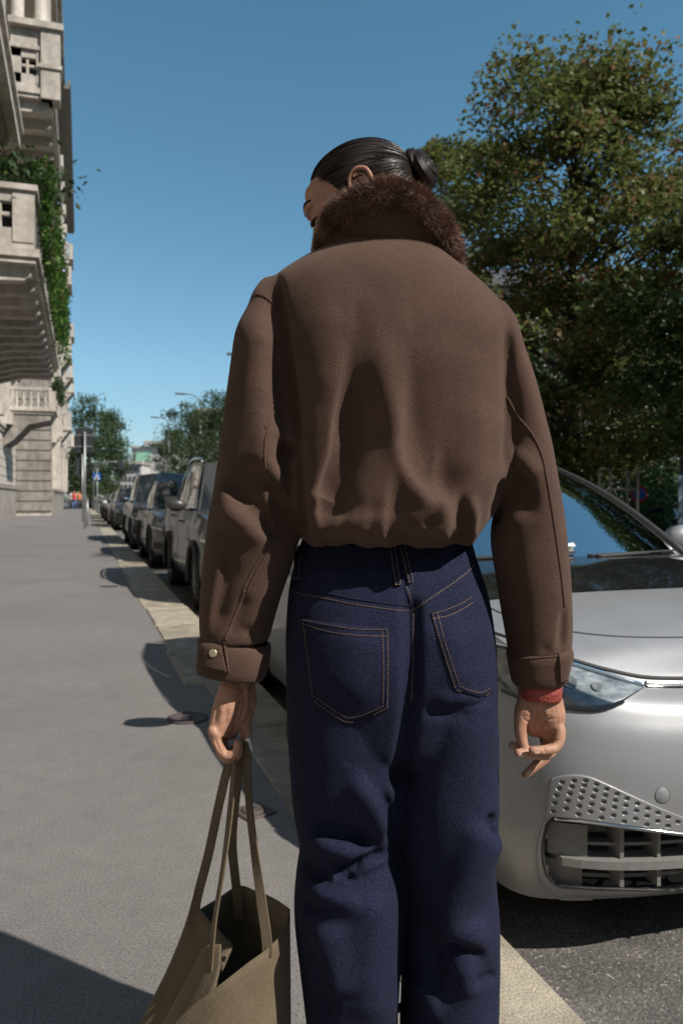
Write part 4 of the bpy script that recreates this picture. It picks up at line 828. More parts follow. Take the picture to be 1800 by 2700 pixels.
JF = [  # crest points, width left/below, width right/above, height, taper (start, end)
    # sleeve and body junctions
    ([(734, 734), (745, 830), (760, 940), (776, 1060), (789, 1185)], 16, 9, -0.024, .10), ([(788, 1190), (792, 1300), (797, 1410)], 9, 10, -0.020, .12),
    ([(1338, 870), (1338, 1000), (1337, 1120), (1334, 1245)], 10, 9, -0.015, .12), ([(1330, 1262), (1312, 1330), (1296, 1392)], 10, 12, -0.020, .15),
    # the two long drapes of the back
    ([(926, 900), (918, 1000), (906, 1080), (890, 1200), (862, 1280), (853, 1350), (856, 1410)], 15, 92, -0.042, (.48, .18)),
    ([(978, 800), (1008, 930), (1036, 1070), (1074, 1195), (1122, 1280), (1184, 1346)], 42, 30, 0.012, (.5, .12)),
    ([(1082, 900), (1090, 1030), (1086, 1120), (1080, 1175), (1098, 1230), (1136, 1276), (1180, 1338)], 22, 110, -0.026, (.6, .10)),
    ([(1174, 1120), (1166, 1205), (1176, 1290), (1198, 1360), (1206, 1415)], 14, 48, -0.008, (.6, .15)), ([(1158, 1182), (1148, 1220), (1136, 1256)], 9, 12, 0.004),
    ([(1290, 1020), (1268, 1180), (1238, 1310)], 60, 50, 0.010), ([(860, 760), (868, 900), (850, 1080)], 60, 40, 0.006),
    # gathers above the hem
    ([(1046, 1230), (1038, 1330), (1030, 1426)], 12, 46, -0.015, (.7, .06)), 
    ([(1134, 1296), (1180, 1338), (1170, 1380), (1122, 1412)], 20, 20, 0.013), ([(1110, 1392), (1142, 1374), (1168, 1372)], 9, 10, -0.006),
    ([(1246, 1300), (1250, 1370), (1242, 1420)], 14, 12, 0.011, (.5, .15)), ([(1214, 1290), (1217, 1360), (1224, 1424)], 9, 14, -0.014, (.5, .08)),
    ([(806, 1322), (834, 1308), (856, 1322), (858, 1352)], 12, 12, 0.010), ([(812, 1366), (830, 1342), (842, 1352), (840, 1412)], 9, 10, -0.005),
    ([(898, 1300), (894, 1370), (892, 1428)], 9, 18, -0.004, (.9, .05)), ([(985, 1290), (978, 1360), (978, 1428)], 10, 26, -0.005, (.9, .05)),
    ([(1066, 1350), (1070, 1428)], 7, 12, -0.007, (.8, .05)), ([(1096, 1380), (1100, 1430)], 7, 10, -0.006, (.7, .05)), ([(1194, 1380), (1200, 1430)], 7, 9, -0.006, (.7, .05)), ([(1150, 1402), (1156, 1430)], 7, 8, -0.006, (.6, .05)),
    # left sleeve
    ([(677, 782), (680, 900), (684, 1060), (694, 1190), (714, 1300)], 74, 30, 0.030, .22),
    ([(700, 1140), (750, 1148), (790, 1162)], 20, 24, 0.012), ([(792, 1186), (756, 1184), (736, 1200), (742, 1240)], 16, 24, -0.013),
    ([(712, 1190), (722, 1250), (752, 1305), (792, 1365)], 18, 16, 0.015), ([(706, 1240), (730, 1310), (752, 1375), (762, 1420)], 14, 24, -0.015),
    ([(580, 1262), (616, 1290), (668, 1342), (712, 1394), (760, 1420)], 16, 60, -0.024, .2), ([(575, 1330), (640, 1376), (700, 1440)], 36, 24, 0.014),
    ([(604, 1450), (585, 1560), (556, 1680)], 12, 44, -0.014), ([(650, 1560), (622, 1640), (600, 1690)], 8, 24, -0.009), ([(630, 1660), (700, 1676)], 12, 12, -0.006),
    # right sleeve
    ([(1340, 1240), (1364, 1256), (1384, 1300), (1388, 1380)], 46, 30, -0.013), ([(1338, 1195), (1374, 1215), (1410, 1275)], 22, 26, 0.012),
    ([(1487, 1600), (1482, 1660), (1476, 1722)], 9, 9, -0.010), ([(1330, 1560), (1352, 1650), (1360, 1720)], 18, 14, -0.007), ([(1436, 1702), (1440, 1722)], 9, 9, -0.004),
]
jn = fbm(jv, 16, 2, 3) * 0.0022 + fbm(jv, 55, 2, 4) * 0.0005
jv = jv + vnormals(jv, jf) * jn[:, None]
jv = sculpt(jv, jf, JF, 0.0, 0.30, 6, 2)
hpx, hpy = topx(jv); hw = np.clip((hpy - 1385) / 40, 0, 1) * ((hpx > 790) & (hpx < 1262))
jv[:, 2] -= hw * (.0026 * np.sin(hpx * .045 + 1) + .0016 * np.sin(hpx * .093) + .001)
jacket = wobj('jacket', jv, jf, M['wool'])
JS = Skin(jv, jf)
# seams: raised welts lying on the cloth
def seam(pts, r, name='seam', off=-0.0002):
    mb = MB(); cord(mb, JS.path(pts, 6, off), r, 6); return mb.build(name, M['wool'], jacket, True)
seam([(1337, 1048), (1362, 1095), (1400, 1142), (1424, 1190), (1440, 1260), (1455, 1350), (1468, 1440), (1480, 1530), (1487, 1600)], 0.0024)
seam([(676, 775), (696, 782), (716, 797), (730, 814)], 0.0026)
seam([(738, 1040), (722, 1085), (706, 1130), (698, 1180), (700, 1240)], 0.0019); seam([(731, 1040), (714, 1085), (699, 1130)], 0.0014)
seam([(742, 1392), (715, 1440), (680, 1500), (650, 1562)], 0.0019); seam([(728, 1390), (702, 1440), (668, 1498), (640, 1556)], 0.0014)
seam([(646, 1556), (620, 1620), (592, 1688)], 0.0026, 'cuff_placket'); seam([(1365, 1490), (1385, 1600), (1392, 1700)], 0.0012)
# cuffs: turned bands with thickness
def cuff(rows, tilt, name='cuff'):
    """band of rings (py, L, R, db, df); tilt = extra px drop from left edge to right edge; inner wall included"""
    rings = []
    for py, L, R, db, df, in rows:
        rg = ring(py, L, R, db, df, 2.5, 40); dm = (db + df) / 2
        rings.append([(p[0], p[1], p[2] - tilt * ((CXP + FPX * p[0] / dm - L) / (R - L)) * dm / FPX) for p in rg])
    v, f = loft(rings, False); return v, f
cv, cf = cuff([(1676, 540, 704, 1.296, 1.396), (1680, 531, 712, 1.287, 1.405), (1690, 527, 714, 1.283, 1.408), (1715, 525, 711, 1.281, 1.408), (1745, 521, 706, 1.281, 1.408), (1760, 520, 700, 1.283, 1.407), (1766, 523, 697, 1.286, 1.404), (1764, 529, 691, 1.292, 1.398), (1720, 533, 700, 1.292, 1.398), (1690, 536, 703, 1.293, 1.398)], 22)
lcuff = wobj('cuff', cv, cf, M['wool'], jacket)
cv2, cf2 = cuff([(1712, 1350, 1494, 1.284, 1.376), (1716, 1339, 1503, 1.273, 1.386), (1728, 1337, 1505, 1.270, 1.388), (1745, 1340, 1502, 1.272, 1.386), (1775, 1345, 1495, 1.276, 1.383), (1797, 1350, 1488, 1.279, 1.381), (1803, 1353, 1484, 1.283, 1.377), (1800, 1360, 1478, 1.289, 1.371), (1760, 1354, 1486, 1.284, 1.376), (1720, 1350, 1492, 1.284, 1.376)], -8)
rcuff = wobj('cuff', cv2, cf2, M['wool'], jacket)
CS = Skin(np.array(cv), np.array(cf)); CS2 = Skin(np.array(cv2), np.array(cf2))
def tab(skin, poly, thick, name, parent, m, n=14):
    """a thin stitched-on patch following a surface: poly = 4 corners TL, TR, BR, BL in photo pixels (edges may carry a bow)"""
    TL, TR, BR, BL = [np.array(p, float) for p in poly]; v = []; ok = True
    pts = []
    for i in range(n):
        for j in range(n):
            u, w = i / (n - 1), j / (n - 1); p = (TL * (1 - u) + TR * u) * (1 - w) + (BL * (1 - u) + BR * u) * w; h, nn = skin.hit(*p)
            pts.append((h, nn))
    good = [k for k in pts if k[0] is not None]
    if not good: return None
    dm = np.median([k[0].y for k in good])
    for h, nn in pts:
        if h is None or abs(h.y - dm) > 0.05: h, nn = good[0]
        v.append(tuple(loc(h + nn * thick)))
    for h, nn in pts:
        if h is None or abs(h.y - dm) > 0.05: h, nn = good[0]
        v.append(tuple(loc(h - nn * 0.001)))
    g_ = grid_faces(n, n); f = [tuple(int(x) for x in q) for q in g_]; N = n * n
    edge = [(i, 0) for i in range(n)] + [(n - 1, j) for j in range(1, n)] + [(i, n - 1) for i in range(n - 2, -1, -1)] + [(0, j) for j in range(n - 2, 0, -1)]
    idx = [a * n + b for a, b in edge]; f += [(idx[k], idx[(k + 1) % len(idx)], idx[(k + 1) % len(idx)] + N, idx[k] + N) for k in range(len(idx))]
    return mk(name, v, f, m, parent, True)
tab(CS, [(528, 1688), (580, 1690), (600, 1772), (524, 1756)], 0.0042, 'cuff_tab', jacket, M['wool'])
h, nn = CS.hit(565, 1722, 0.0045)
def disc(h, nn, r, t, name, m, parent):
    q = Vector((0, 0, 1)).rotation_difference(nn).to_matrix(); mb = MB(); mb.lathe([(0, t), (r * .8, t), (r, t * .6), (r, -t)], seg=20); mb.v = [tuple(Vector(loc(h)) + q @ Vector(p)) for p in mb.v]; return mb.build(name, m, parent, True)
disc(h, nn, 0.0068, 0.0012, 'snap_button', M['brass'], jacket)
mb = MB(); cord(mb, CS.path([(590, 1690), (597, 1730), (604, 1774)], 4, .002), .0022); mb.build('seam', M['wool'], jacket, True); mb = MB(); cord(mb, CS.path([(604, 1700), (660, 1706), (708, 1702)], 5, .0004), .0013); mb.build('seam', M['wool'], jacket, True)
mb = MB(); cord(mb, CS2.path([(1345, 1738), (1400, 1736), (1470, 1730)], 5, .0004), .0018); mb.build('seam', M['wool'], jacket, True)
tab(CS2, [(1470, 1722), (1500, 1724), (1492, 1792), (1474, 1800)], 0.004, 'cuff_tab', jacket, M['wool'])

# ------------------------------------------------------------------ collar and fur
fur_path = [(874, 706, 1.42), (868, 660, 1.395), (878, 614, 1.35), (893, 566, 1.308), (955, 528, 1.275), (1025, 508, 1.268), (1092, 532, 1.278), (1148, 588, 1.308), (1178, 648, 1.345), (1184, 706, 1.395), (1140, 752, 1.45), (1010, 780, 1.50), (900, 760, 1.48)]
fp = np.array([pixc(*p) for p in fur_path]); fpc = np.concatenate([fp, fp[:1]])
# collar stand: a band from the neck base up to the fur edge
base = np.array([pixc(*p) for p in [(880, 742, 1.43), (862, 716, 1.41), (862, 692, 1.37), (900, 668, 1.325), (960, 655, 1.305), (1020, 655, 1.292), (1085, 668, 1.300), (1135, 694, 1.325), (1160, 722, 1.36), (1162, 750, 1.40), (1120, 780, 1.44), (1010, 800, 1.47), (920, 780, 1.46)]])
NB = 72
def closed(p, n): q = np.concatenate([p[-2:], p, p[:3]]); t = np.arange(len(q)) - 2.0; s_ = np.linspace(0, len(p), n, endpoint=False); return np.stack([interp(s_, t, q[:, k]) for k in range(3)], 1)
FP, BP = closed(fp, NB), closed(base, NB); cen = FP.mean(0)
rings = []
for w, o_ in [(0, 0), (.25, .004), (.5, .006), (.75, .004), (1, 0)]:
    q_ = BP * (1 - w) + FP * w; out = q_ - cen; out[:, 2] = 0; out /= np.linalg.norm(out, axis=1)[:, None]; rings.append([tuple(p) for p in q_ + out * o_])
inner = [[tuple(np.array(p) + (cen - np.array(p)) * np.array((.07, .07, 0))) for p in r_] for r_ in rings[::-1]]
v, f = loft(rings + inner, False); wobj('collar', v, f, M['wool'], jacket)
# fur roll: a core tube carrying thousands of tapering hairs
core_v = []; core_f = []
t_ = np.roll(FP, -1, 0) - np.roll(FP, 1, 0); t_ /= np.linalg.norm(t_, axis=1)[:, None]
out = FP - cen; out -= t_ * (out * t_).sum(1)[:, None]; out /= np.linalg.norm(out, axis=1)[:, None]; e3 = np.cross(t_, out)
rr = 0.0175
for i in range(NB):
    for k in range(14):
        a = 2 * math.pi * k / 14; core_v.append(FP[i] + rr * (out[i] * math.cos(a) + e3[i] * 1.25 * math.sin(a)))
core_f = [(i * 14 + k, i * 14 + (k + 1) % 14, ((i + 1) % NB) * 14 + (k + 1) % 14, ((i + 1) % NB) * 14 + k) for i in range(NB) for k in range(14)]
NF = 62000; q = np.random.RandomState(4)
i_ = q.rand(NF) * NB; i0 = i_.astype(int) % NB; w = (i_ - i_.astype(int))[:, None]; i1 = (i0 + 1) % NB
def mixr(A): return A[i0] * (1 - w) + A[i1] * w
ang = q.rand(NF) * 2 * math.pi; nd = mixr(out) * np.cos(ang)[:, None] + mixr(e3) * np.sin(ang)[:, None]; p0 = mixr(FP) + nd * rr * .9
cl = np.stack([fbm(p0, 130, 2, 60 + k) for k in range(3)], 1)
Lh = 0.010 + 0.011 * q.rand(NF); tw = np.array((0, 0, -0.08)) + mixr(t_) * (0.25 * np.sin(i_ * .9))[:, None]
d1 = nd + 0.35 * tw + 0.30 * cl + 0.22 * q.normal(size=(NF, 3)); d1 /= np.linalg.norm(d1, axis=1)[:, None]
d2 = d1 + 0.6 * tw + 0.35 * cl + 0.2 * q.normal(size=(NF, 3)); d2 /= np.linalg.norm(d2, axis=1)[:, None]
side = np.cross(d1, q.normal(size=(NF, 3))); side /= np.linalg.norm(side, axis=1)[:, None]
sp = q.rand(NF); spark = sp > 0.98  # a few short hairs tipped near white: glints put into the fur colour
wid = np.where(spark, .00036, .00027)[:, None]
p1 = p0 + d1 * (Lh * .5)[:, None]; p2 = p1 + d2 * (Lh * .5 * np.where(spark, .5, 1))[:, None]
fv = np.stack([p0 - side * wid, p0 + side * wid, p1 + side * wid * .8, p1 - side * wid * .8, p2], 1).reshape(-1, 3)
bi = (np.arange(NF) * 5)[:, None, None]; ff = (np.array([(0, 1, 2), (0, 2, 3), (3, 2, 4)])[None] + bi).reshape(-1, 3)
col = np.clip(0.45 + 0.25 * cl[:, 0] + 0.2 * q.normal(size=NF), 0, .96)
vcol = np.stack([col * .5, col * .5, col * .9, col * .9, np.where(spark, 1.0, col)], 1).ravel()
cvn = len(core_v); allv = np.concatenate([np.array(core_v), fv]); tri = [(a, b, c) for a, b, c, d in core_f] + [(a, c, d) for a, b, c, d in core_f]
allf = np.concatenate([np.array(tri), ff + cvn]); me = npmesh('fur_collar', loc(allv), allf)
at = me.attributes.new('rnd', 'FLOAT', 'POINT'); at.data.foreach_set('value', np.concatenate([np.full(cvn, .12), vcol]).astype(np.float32))
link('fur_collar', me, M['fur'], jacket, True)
# ------------------------------------------------------------------ jeans
pel = [(1405, 800, 1236, 1.255, 1.455), (1440, 790, 1244, 1.245, 1.462), (1500, 772, 1262, 1.222, 1.47), (1580, 759, 1285, 1.200, 1.475), (1680, 753, 1300, 1.184, 1.475), (1780, 754, 1306, 1.184, 1.47), (1870, 757, 1307, 1.200, 1.465), (1960, 762, 1308, 1.228, 1.45), (2010, 790, 1290, 1.27, 1.42)]
ll = [(1820, 775, 1060, 1.20, 1.44), (1900, 759, 1074, 1.205, 1.445), (2000, 763, 1076, 1.215, 1.44), (2100, 771, 1068, 1.225, 1.435), (2180, 782, 1054, 1.235, 1.43), (2225, 790, 1046, 1.243, 1.43), (2290, 782, 1056, 1.235, 1.435), (2400, 776, 1060, 1.235, 1.44), (2500, 786, 1057, 1.24, 1.445), (2600, 798, 1052, 1.245, 1.45), (2700, 810, 1047, 1.25, 1.455), (2900, 825, 1040, 1.255, 1.46), (3060, 832, 1036, 1.26, 1.465)]
rl = [(1820, 1075, 1295, 1.20, 1.45), (1900, 1066, 1307, 1.205, 1.455), (2000, 1042, 1310, 1.215, 1.46), (2100, 1036, 1311, 1.225, 1.465), (2200, 1038, 1308, 1.24, 1.47), (2300, 1050, 1304, 1.255, 1.475), (2400, 1056, 1312, 1.26, 1.48), (2500, 1060, 1314, 1.265, 1.485), (2600, 1058, 1313, 1.27, 1.49), (2700, 1054, 1310, 1.275, 1.495), (2900, 1058, 1302, 1.28, 1.505), (3040, 1062, 1298, 1.285, 1.51)]
pel, ll, rl = [[(y, L, R, a + .022, b + .02) for y, L, R, a, b in rows] for rows in (pel, ll, rl)]
nv, nf = voxel([ringstack(pel, 2.3), ringstack(ll, 2.1, 40), ringstack(rl, 2.1, 40)], 0.0038, 10, 0.5)
NFOLD = [
    ([(1083, 1560), (1085, 1640), (1084, 1760), (1078, 1880), (1062, 1990), (1052, 2090)], 20, 22, -0.013, .1),
    ([(960, 1640), (930, 1760), (890, 1860)], 90, 70, 0.008), ([(1190, 1620), (1200, 1740), (1220, 1840)], 60, 60, 0.010),
    ([(1100, 1868), (1170, 1874), (1270, 1890)], 24, 18, -0.005), ([(1130, 1850), (1200, 1840), (1290, 1840)], 22, 26, 0.006),
    ([(925, 2035), (965, 2095), (1000, 2150), (1012, 2235)], 40, 20, 0.013), ([(1005, 2080), (1026, 2160), (1020, 2235)], 10, 16, -0.010),
    ([(800, 2188), (870, 2198), (950, 2216), (1010, 2240)], 14, 34, -0.015), ([(815, 2215), (880, 2235), (950, 2250)], 24, 18, 0.013),
    ([(880, 2302), (935, 2286), (990, 2264), (1042, 2244)], 9, 14, -0.018), ([(1052, 2248), (1030, 2250), (985, 2276), (930, 2300)], 12, 9, 0.010),
    ([(875, 2312), (915, 2310), (936, 2320)], 8, 9, -0.013), ([(785, 2285), (830, 2300), (880, 2330)], 16, 14, -0.010), ([(800, 2340), (870, 2368), (960, 2380)], 26, 22, 0.008), ([(785, 2380), (840, 2395), (890, 2400)], 14, 16, -0.008),
    ([(850, 2430), (862, 2520), (880, 2640)], 34, 60, 0.013, .2), ([(980, 2330), (990, 2450), (985, 2600), (970, 2720)], 60, 50, 0.012, .2), ([(820, 2480), (850, 2560), (870, 2700)], 22, 18, -0.009),
    ([(1300, 2140), (1290, 2185), (1306, 2215)], 12, 10, -0.012), ([(1306, 2170), (1272, 2240), (1232, 2320), (1198, 2390), (1196, 2430), (1240, 2470), (1290, 2500)], 50, 46, 0.020, .15),
    ([(1150, 2505), (1200, 2490), (1240, 2500), (1275, 2540)], 16, 14, -0.014), ([(1180, 2530), (1220, 2560), (1230, 2640)], 26, 30, 0.010), ([(1090, 2570), (1130, 2640), (1160, 2700)], 18, 24, 0.008),
    ([(1240, 2600), (1280, 2580), (1312, 2570)], 12, 14, -0.008), ([(1120, 2440), (1150, 2520), (1150, 2620)], 24, 20, -0.008),
]
nv = nv + vnormals(nv, nf) * (fbm(nv, 20, 2, 13) * 0.0009 + fbm(nv, 70, 2, 14) * 0.0005)[:, None]
nv = sculpt(nv, nf, [(q[0], q[1], q[2], q[3] * 1.5) + tuple(q[4:]) for q in NFOLD], 0.0, 0.3, 2, 3)
jeans = wobj('jeans', nv, nf, M['denim'])
NS = Skin(nv, nf)
mbs = MB()
def st(pts, step=6.5, gap=.3): stitches(mbs, NS.path(pts, step, 0.0006), gap=gap)
def dbl(pts, dx=0, dy=14): st(pts); st([(x + dx, y + dy) for x, y in pts])
def welt(pts, r, parent=jeans, name='seam'):
    mb = MB(); cord(mb, NS.path(pts, 6, 0.0), r, 6); return mb.build(name, M['denim'], parent, True)
yl = [(763, 1543), (800, 1553), (850, 1562), (920, 1577), (1000, 1589), (1050, 1595), (1082, 1596)]; yr = [(1086, 1596), (1110, 1580), (1150, 1552), (1190, 1525), (1225, 1498), (1248, 1476)]
welt(yl, .0016); dbl(yl, 0, 14); welt(yr, .0016); dbl(yr, 3, 13)
welt([(1066, 1548), (1076, 1575), (1083, 1597), (1085, 1640), (1084, 1760), (1080, 1850), (1070, 1950)], .0018); st([(1072, 1548), (1082, 1575), (1089, 1600), (1090, 1650), (1088, 1760), (1084, 1850)])
wb = [(770, 1500), (840, 1506), (920, 1508), (1000, 1508), (1028, 1506)]; wb2 = [(1082, 1490), (1110, 1475), (1150, 1455), (1185, 1438), (1205, 1426)]
welt(wb, .0020); st(wb); welt(wb2, .0020); st(wb2)
def pocket(poly, stl):
    """raised patch pocket with its own thickness"""
    TL, TR, BR, BM, BL = [np.array(p, float) for p in poly]; n = 22; v = []; w_ = []
    for i in range(n):
        for j in range(n):
            u, t = i / (n - 1), j / (n - 1)
            top = TL * (1 - u) + TR * u; top = top + np.array((0, 4)) * math.sin(math.pi * u)
            k = (BM - BL)[0] / ((BR - BL)[0]); bot = BL * (1 - u / k) + BM * (u / k) if u < k else BM * (1 - (u - k) / (1 - k)) + BR * ((u - k) / (1 - k))
            h, nn = NS.hit(*(top * (1 - t) + bot * t))
            v.append(tuple(loc(h + nn * (0.0018 if 0 < t else .0028)))); w_.append(tuple(loc(h - nn * .001)))
    N = n * n; f = [tuple(int(x) for x in q) for q in grid_faces(n, n)]
    idx = [i * n for i in range(n)] + [(n - 1) * n + j for j in range(1, n)] + [i * n + n - 1 for i in range(n - 2, -1, -1)] + [j for j in range(n - 2, 0, -1)]
    f += [(idx[k], idx[(k + 1) % len(idx)], idx[(k + 1) % len(idx)] + N, idx[k] + N) for k in range(len(idx))]
    o = mk('back_pocket', v + w_, f, M['denim'], jeans, True)
    s_ = Skin(np.array(v) + ORG, np.array([tuple(int(x) for x in q) for q in grid_faces(n, n)]))
    for pts in stl: stitches(mbs, s_.path(pts, 6.5, 0.0006))
pocket([(794, 1630), (1025, 1656), (1024, 1868), (916, 1908), (822, 1846)],
       [[(798, 1634), (860, 1646), (920, 1657), (1000, 1660), (1021, 1660)], [(798, 1645), (880, 1668), (950, 1676), (1020, 1678)], [(1021, 1662), (1022, 1760), (1020, 1866)], [(1020, 1866), (970, 1890), (918, 1904), (870, 1878), (826, 1846)], [(1012, 1860), (968, 1880), (918, 1892), (872, 1866), (832, 1838)], [(800, 1640), (812, 1740), (826, 1842)], [(1008, 1664), (1010, 1760), (1009, 1856)]])
pocket([(1136, 1616), (1247, 1568), (1296, 1828), (1262, 1838), (1199, 1820)],
       [[(1140, 1618), (1180, 1606), (1220, 1588), (1244, 1572)], [(1142, 1632), (1185, 1622), (1225, 1602), (1246, 1588)], [(1139, 1620), (1160, 1690), (1182, 1760), (1200, 1816)], [(1152, 1616), (1172, 1690), (1194, 1760), (1210, 1806)], [(1202, 1818), (1240, 1834), (1270, 1838), (1292, 1826)], [(1210, 1808), (1240, 1821), (1270, 1825), (1292, 1814)]])
def loop(TL, TR, BR, BL):
    tab(NS, [TL, TR, BR, BL], .0045, 'belt_loop', jeans, M['denim'], 8)
    for k in (.18, .82):
        a = np.array(TL) * (1 - k) + np.array(TR) * k; b = np.array(BL) * (1 - k) + np.array(BR) * k; stitches(mbs, NS.path([tuple(a), tuple((a + b) / 2), tuple(b)], 6, .0052))
    stitches(mbs, NS.path([tuple(BL), tuple((np.array(BL) + np.array(BR)) / 2 + 0.1), tuple(BR)], 5, .0052))
loop((1022, 1436), (1042, 1436), (1058, 1543), (1040, 1545)); loop((1048, 1436), (1066, 1434), (1090, 1533), (1074, 1538)); loop((782, 1440), (800, 1440), (797, 1530), (780, 1528))
so = mbs.build('stitching', M['thread'], jeans); so['kind'] = 'stuff'
# shoes (below the frame)
for (px, d0, d1) in ((935, 1.24, 1.52), (1180, 1.27, 1.55)):
    a = (px - CXP) * 1.36 / FPX; rings = []
    for t, w_, h_ in [(0, .022, .05), (.06, .034, .075), (.25, .036, .085), (.5, .040, .075), (.75, .046, .05), (.95, .036, .035), (1, .015, .03)]:
        d = d0 + .02 + (d1 - d0) * t; rings.append([(a + w_ * math.copysign(abs(math.cos(k)) ** .7, math.cos(k)), d, .002 + h_ * .5 + h_ * .5 * math.copysign(abs(math.sin(k)) ** .6, math.sin(k))) for k in np.linspace(0, 2 * math.pi, 20, endpoint=False)])
    v, f = loft(rings); wobj('shoe', v, f, M['dark_metal'])

# ------------------------------------------------------------------ head
BETA, PIT = math.radians(12), math.radians(28)
hf = np.array((-math.cos(BETA) * math.cos(PIT), math.sin(BETA) * math.cos(PIT), -math.sin(PIT)))
hu0 = np.array((0, 0, 1.0)); hr = np.cross(hf, hu0); hr /= np.linalg.norm(hr); hu = np.cross(hr, hf)
ROLL = math.radians(-4); hr, hu = hr * math.cos(ROLL) + hu * math.sin(ROLL), hu * math.cos(ROLL) - hr * math.sin(ROLL)
HCEN = pixc(956, 556, 1.40); HR = np.stack([hr, hf, hu], 1); HS = 1.015
def H2(p): return tuple(HR @ (np.asarray(p, float) * HS) + HCEN)
def hx_(vf): return [H2(p) for p in vf[0]], vf[1]
CC = np.array((0, -.010, .028)); CRr = np.array((.0735, .0965, .084))
jr = [(-.112, .022, .070, .040), (-.104, .036, .079, .005), (-.085, .050, .083, -.030), (-.055, .057, .082, -.045), (-.02, .063, .080, -.05), (.012, .066, .080, -.05), (.04, .066, .084, -.05), (.07, .058, .078, -.05)]
jrings = [[(w_ * math.copysign(abs(math.cos(t)) ** .85, math.cos(t)), (yf + yb) / 2 + (yf - yb) / 2 * math.copysign(abs(math.sin(t)) ** .8, math.sin(t)), z) for t in np.linspace(0, 2 * math.pi, 36, endpoint=False)] for z, w_, yf, yb in jr]
hp = [hx_(ellips(CC, CRr, 40)), hx_(loft(jrings))]
def ht(pts, r, seg=12): v, f = tubec(pts, r, seg, 1.0, (1, 0, 0.1)); return [H2(p) for p in v], f
hp += [ht([(0, .078, .030), (0, .088, .008), (0, .103, -.018)], [.007, .0075, .0105]), hx_(ellips((0, .098, -.024), (.015, .012, .0085), 16)), hx_(ellips((0, .083, -.050), (.022, .010, .006), 16)), hx_(ellips((0, .081, -.062), (.020, .010, .007), 16)), hx_(ellips((0, .074, -.094), (.022, .017, .016), 16))]
for s_ in (-1, 1):
    hp += [ht([(s_ * .010, .084, .036), (s_ * .030, .080, .041), (s_ * .048, .066, .037)], [.007, .008, .006]), hx_(ellips((s_ * .031, .068, .019), (.016, .013, .0125), 16)), hx_(ellips((s_ * .046, .055, -.012), (.020, .018, .018), 16))]
hp += [tubec([H2((0, -.03, -.02)), H2((0, -.045, -.09)), tuple(pixc(1015, 690, 1.385)), tuple(pixc(1020, 800, 1.37))], [.052, .050, .054, .062], 20)]
hv, hfc = voxel(hp, 0.0022, 5, 0.5)
# ear
def ear(s_):
    E = lambda x, y, z: H2((s_ * (.070 + x * .9), -.018 + y * .9, -.004 + z * .9))
    hel = [(.006, .018, -.004), (.010, .020, .012), (.014, .012, .028), (.017, -.004, .034), (.018, -.019, .025), (.016, -.021, .006), (.012, -.014, -.014), (.006, -.004, -.026)]
    ps = [tubec([E(*p) for p in hel], [.0028, .0032, .0036, .0038, .0038, .0036, .0040, .0048], 10), tubec([E(.008, .010, .020), E(.012, -.006, .016), E(.011, -.011, .0), E(.008, -.004, -.014)], [.0022, .0030, .0034, .003], 8), tubec([E(.002, .014, .004), E(.004, .016, -.008)], [.0045, .004], 8)]
    cup = [[E(.000 + .010 * (r_ / 5), (.002 + .017 * math.cos(t)) * r_ / 5 - .002, .004 + (.028 * math.sin(t)) * r_ / 5) for t in np.linspace(0, 2 * math.pi, 18, endpoint=False)] for r_ in range(1, 6)]
    cupb = [[E(-.010, p[0], p[1]) for p in [((.002 + .016 * math.cos(t)) * .9 - .002, .004 + .026 * math.sin(t)) for t in np.linspace(0, 2 * math.pi, 18, endpoint=False)]]]
    v, f = loft(cup[::-1][:1] + cupb, True); ps.append((v, f)); v, f = loft(cup, False); return ps, (v, f)
ep, ecup = ear(-1); ev, ef = voxel(ep[:3], 0.0012, 3, 0.5); ep2, _ = ear(1); ev2, ef2 = voxel(ep2[:3], 0.0016, 3, 0.5)
# hair: a cap whose strands run to the bun, radius grooved along the strands
pole = np.array((0, -1.0, -.18)); pole /= np.linalg.norm(pole); e_up = np.array((0, -.18, 1.0)); e_up -= pole * (e_up @ pole); e_up /= np.linalg.norm(e_up); e_rt = np.cross(e_up, pole)
thp = np.radians([0, 25, 50, 70, 85, 97, 108, 122, 140, 160, 180]); thm = np.radians([146, 145, 141, 133, 121, 113, 104, 90, 82, 80, 80])
NPH, NTH = 420, 44; hvv = []; flow = []
q = np.random.RandomState(3); gro = sum(np.sin(np.linspace(0, 2 * math.pi, NPH, endpoint=False) * k + q.rand() * 6.28) * a for k, a in [(31, .3), (47, .35), (71, .4), (113, .35), (160, .25)])
for i in range(NPH):
    ph = 2 * math.pi * i / NPH; pa = min(ph, 2 * math.pi - ph); tm = float(interp(np.array([pa]), thp, thm)[0]) * (1 + .012 * math.sin(i * 1.7))
    for j in range(NTH):
        w_ = j / (NTH - 1); th = tm * (0.02 + .98 * w_); sw = ph + .25 * math.sin(th) * 0
        d = pole * math.cos(th) + (e_up * math.cos(sw) + e_rt * math.sin(sw)) * math.sin(th)
        rad = 1.0 / math.sqrt(((d / CRr) ** 2).sum()); edge = max(0, (w_ - .86) / .14)
        r_ = rad * (1 + .050 * (1 - edge ** 1.6) - .012 * edge) + gro[i] * .0007 * (1 - edge) + .0012 * math.sin(th * 3 + ph * 2)
        hvv.append(H2(CC + d * r_)); flow.append(i * 0.62 + .9 * math.sin(w_ * 2.5 + i * .11))
hff = [(i * NTH + j, ((i + 1) % NPH) * NTH + j, ((i + 1) % NPH) * NTH + j + 1, i * NTH + j + 1) for i in range(NPH) for j in range(NTH - 1)]
me = npmesh('hair', loc(hvv), np.array(hff)); at = me.attributes.new('flow', 'FLOAT', 'POINT'); at.data.foreach_set('value', np.array(flow, dtype=np.float32)); hair = link('hair', me, M['hair'], woman, True)
q = np.random.RandomState(31); NSr = 2600; sv = []; sfw = []; sf = []
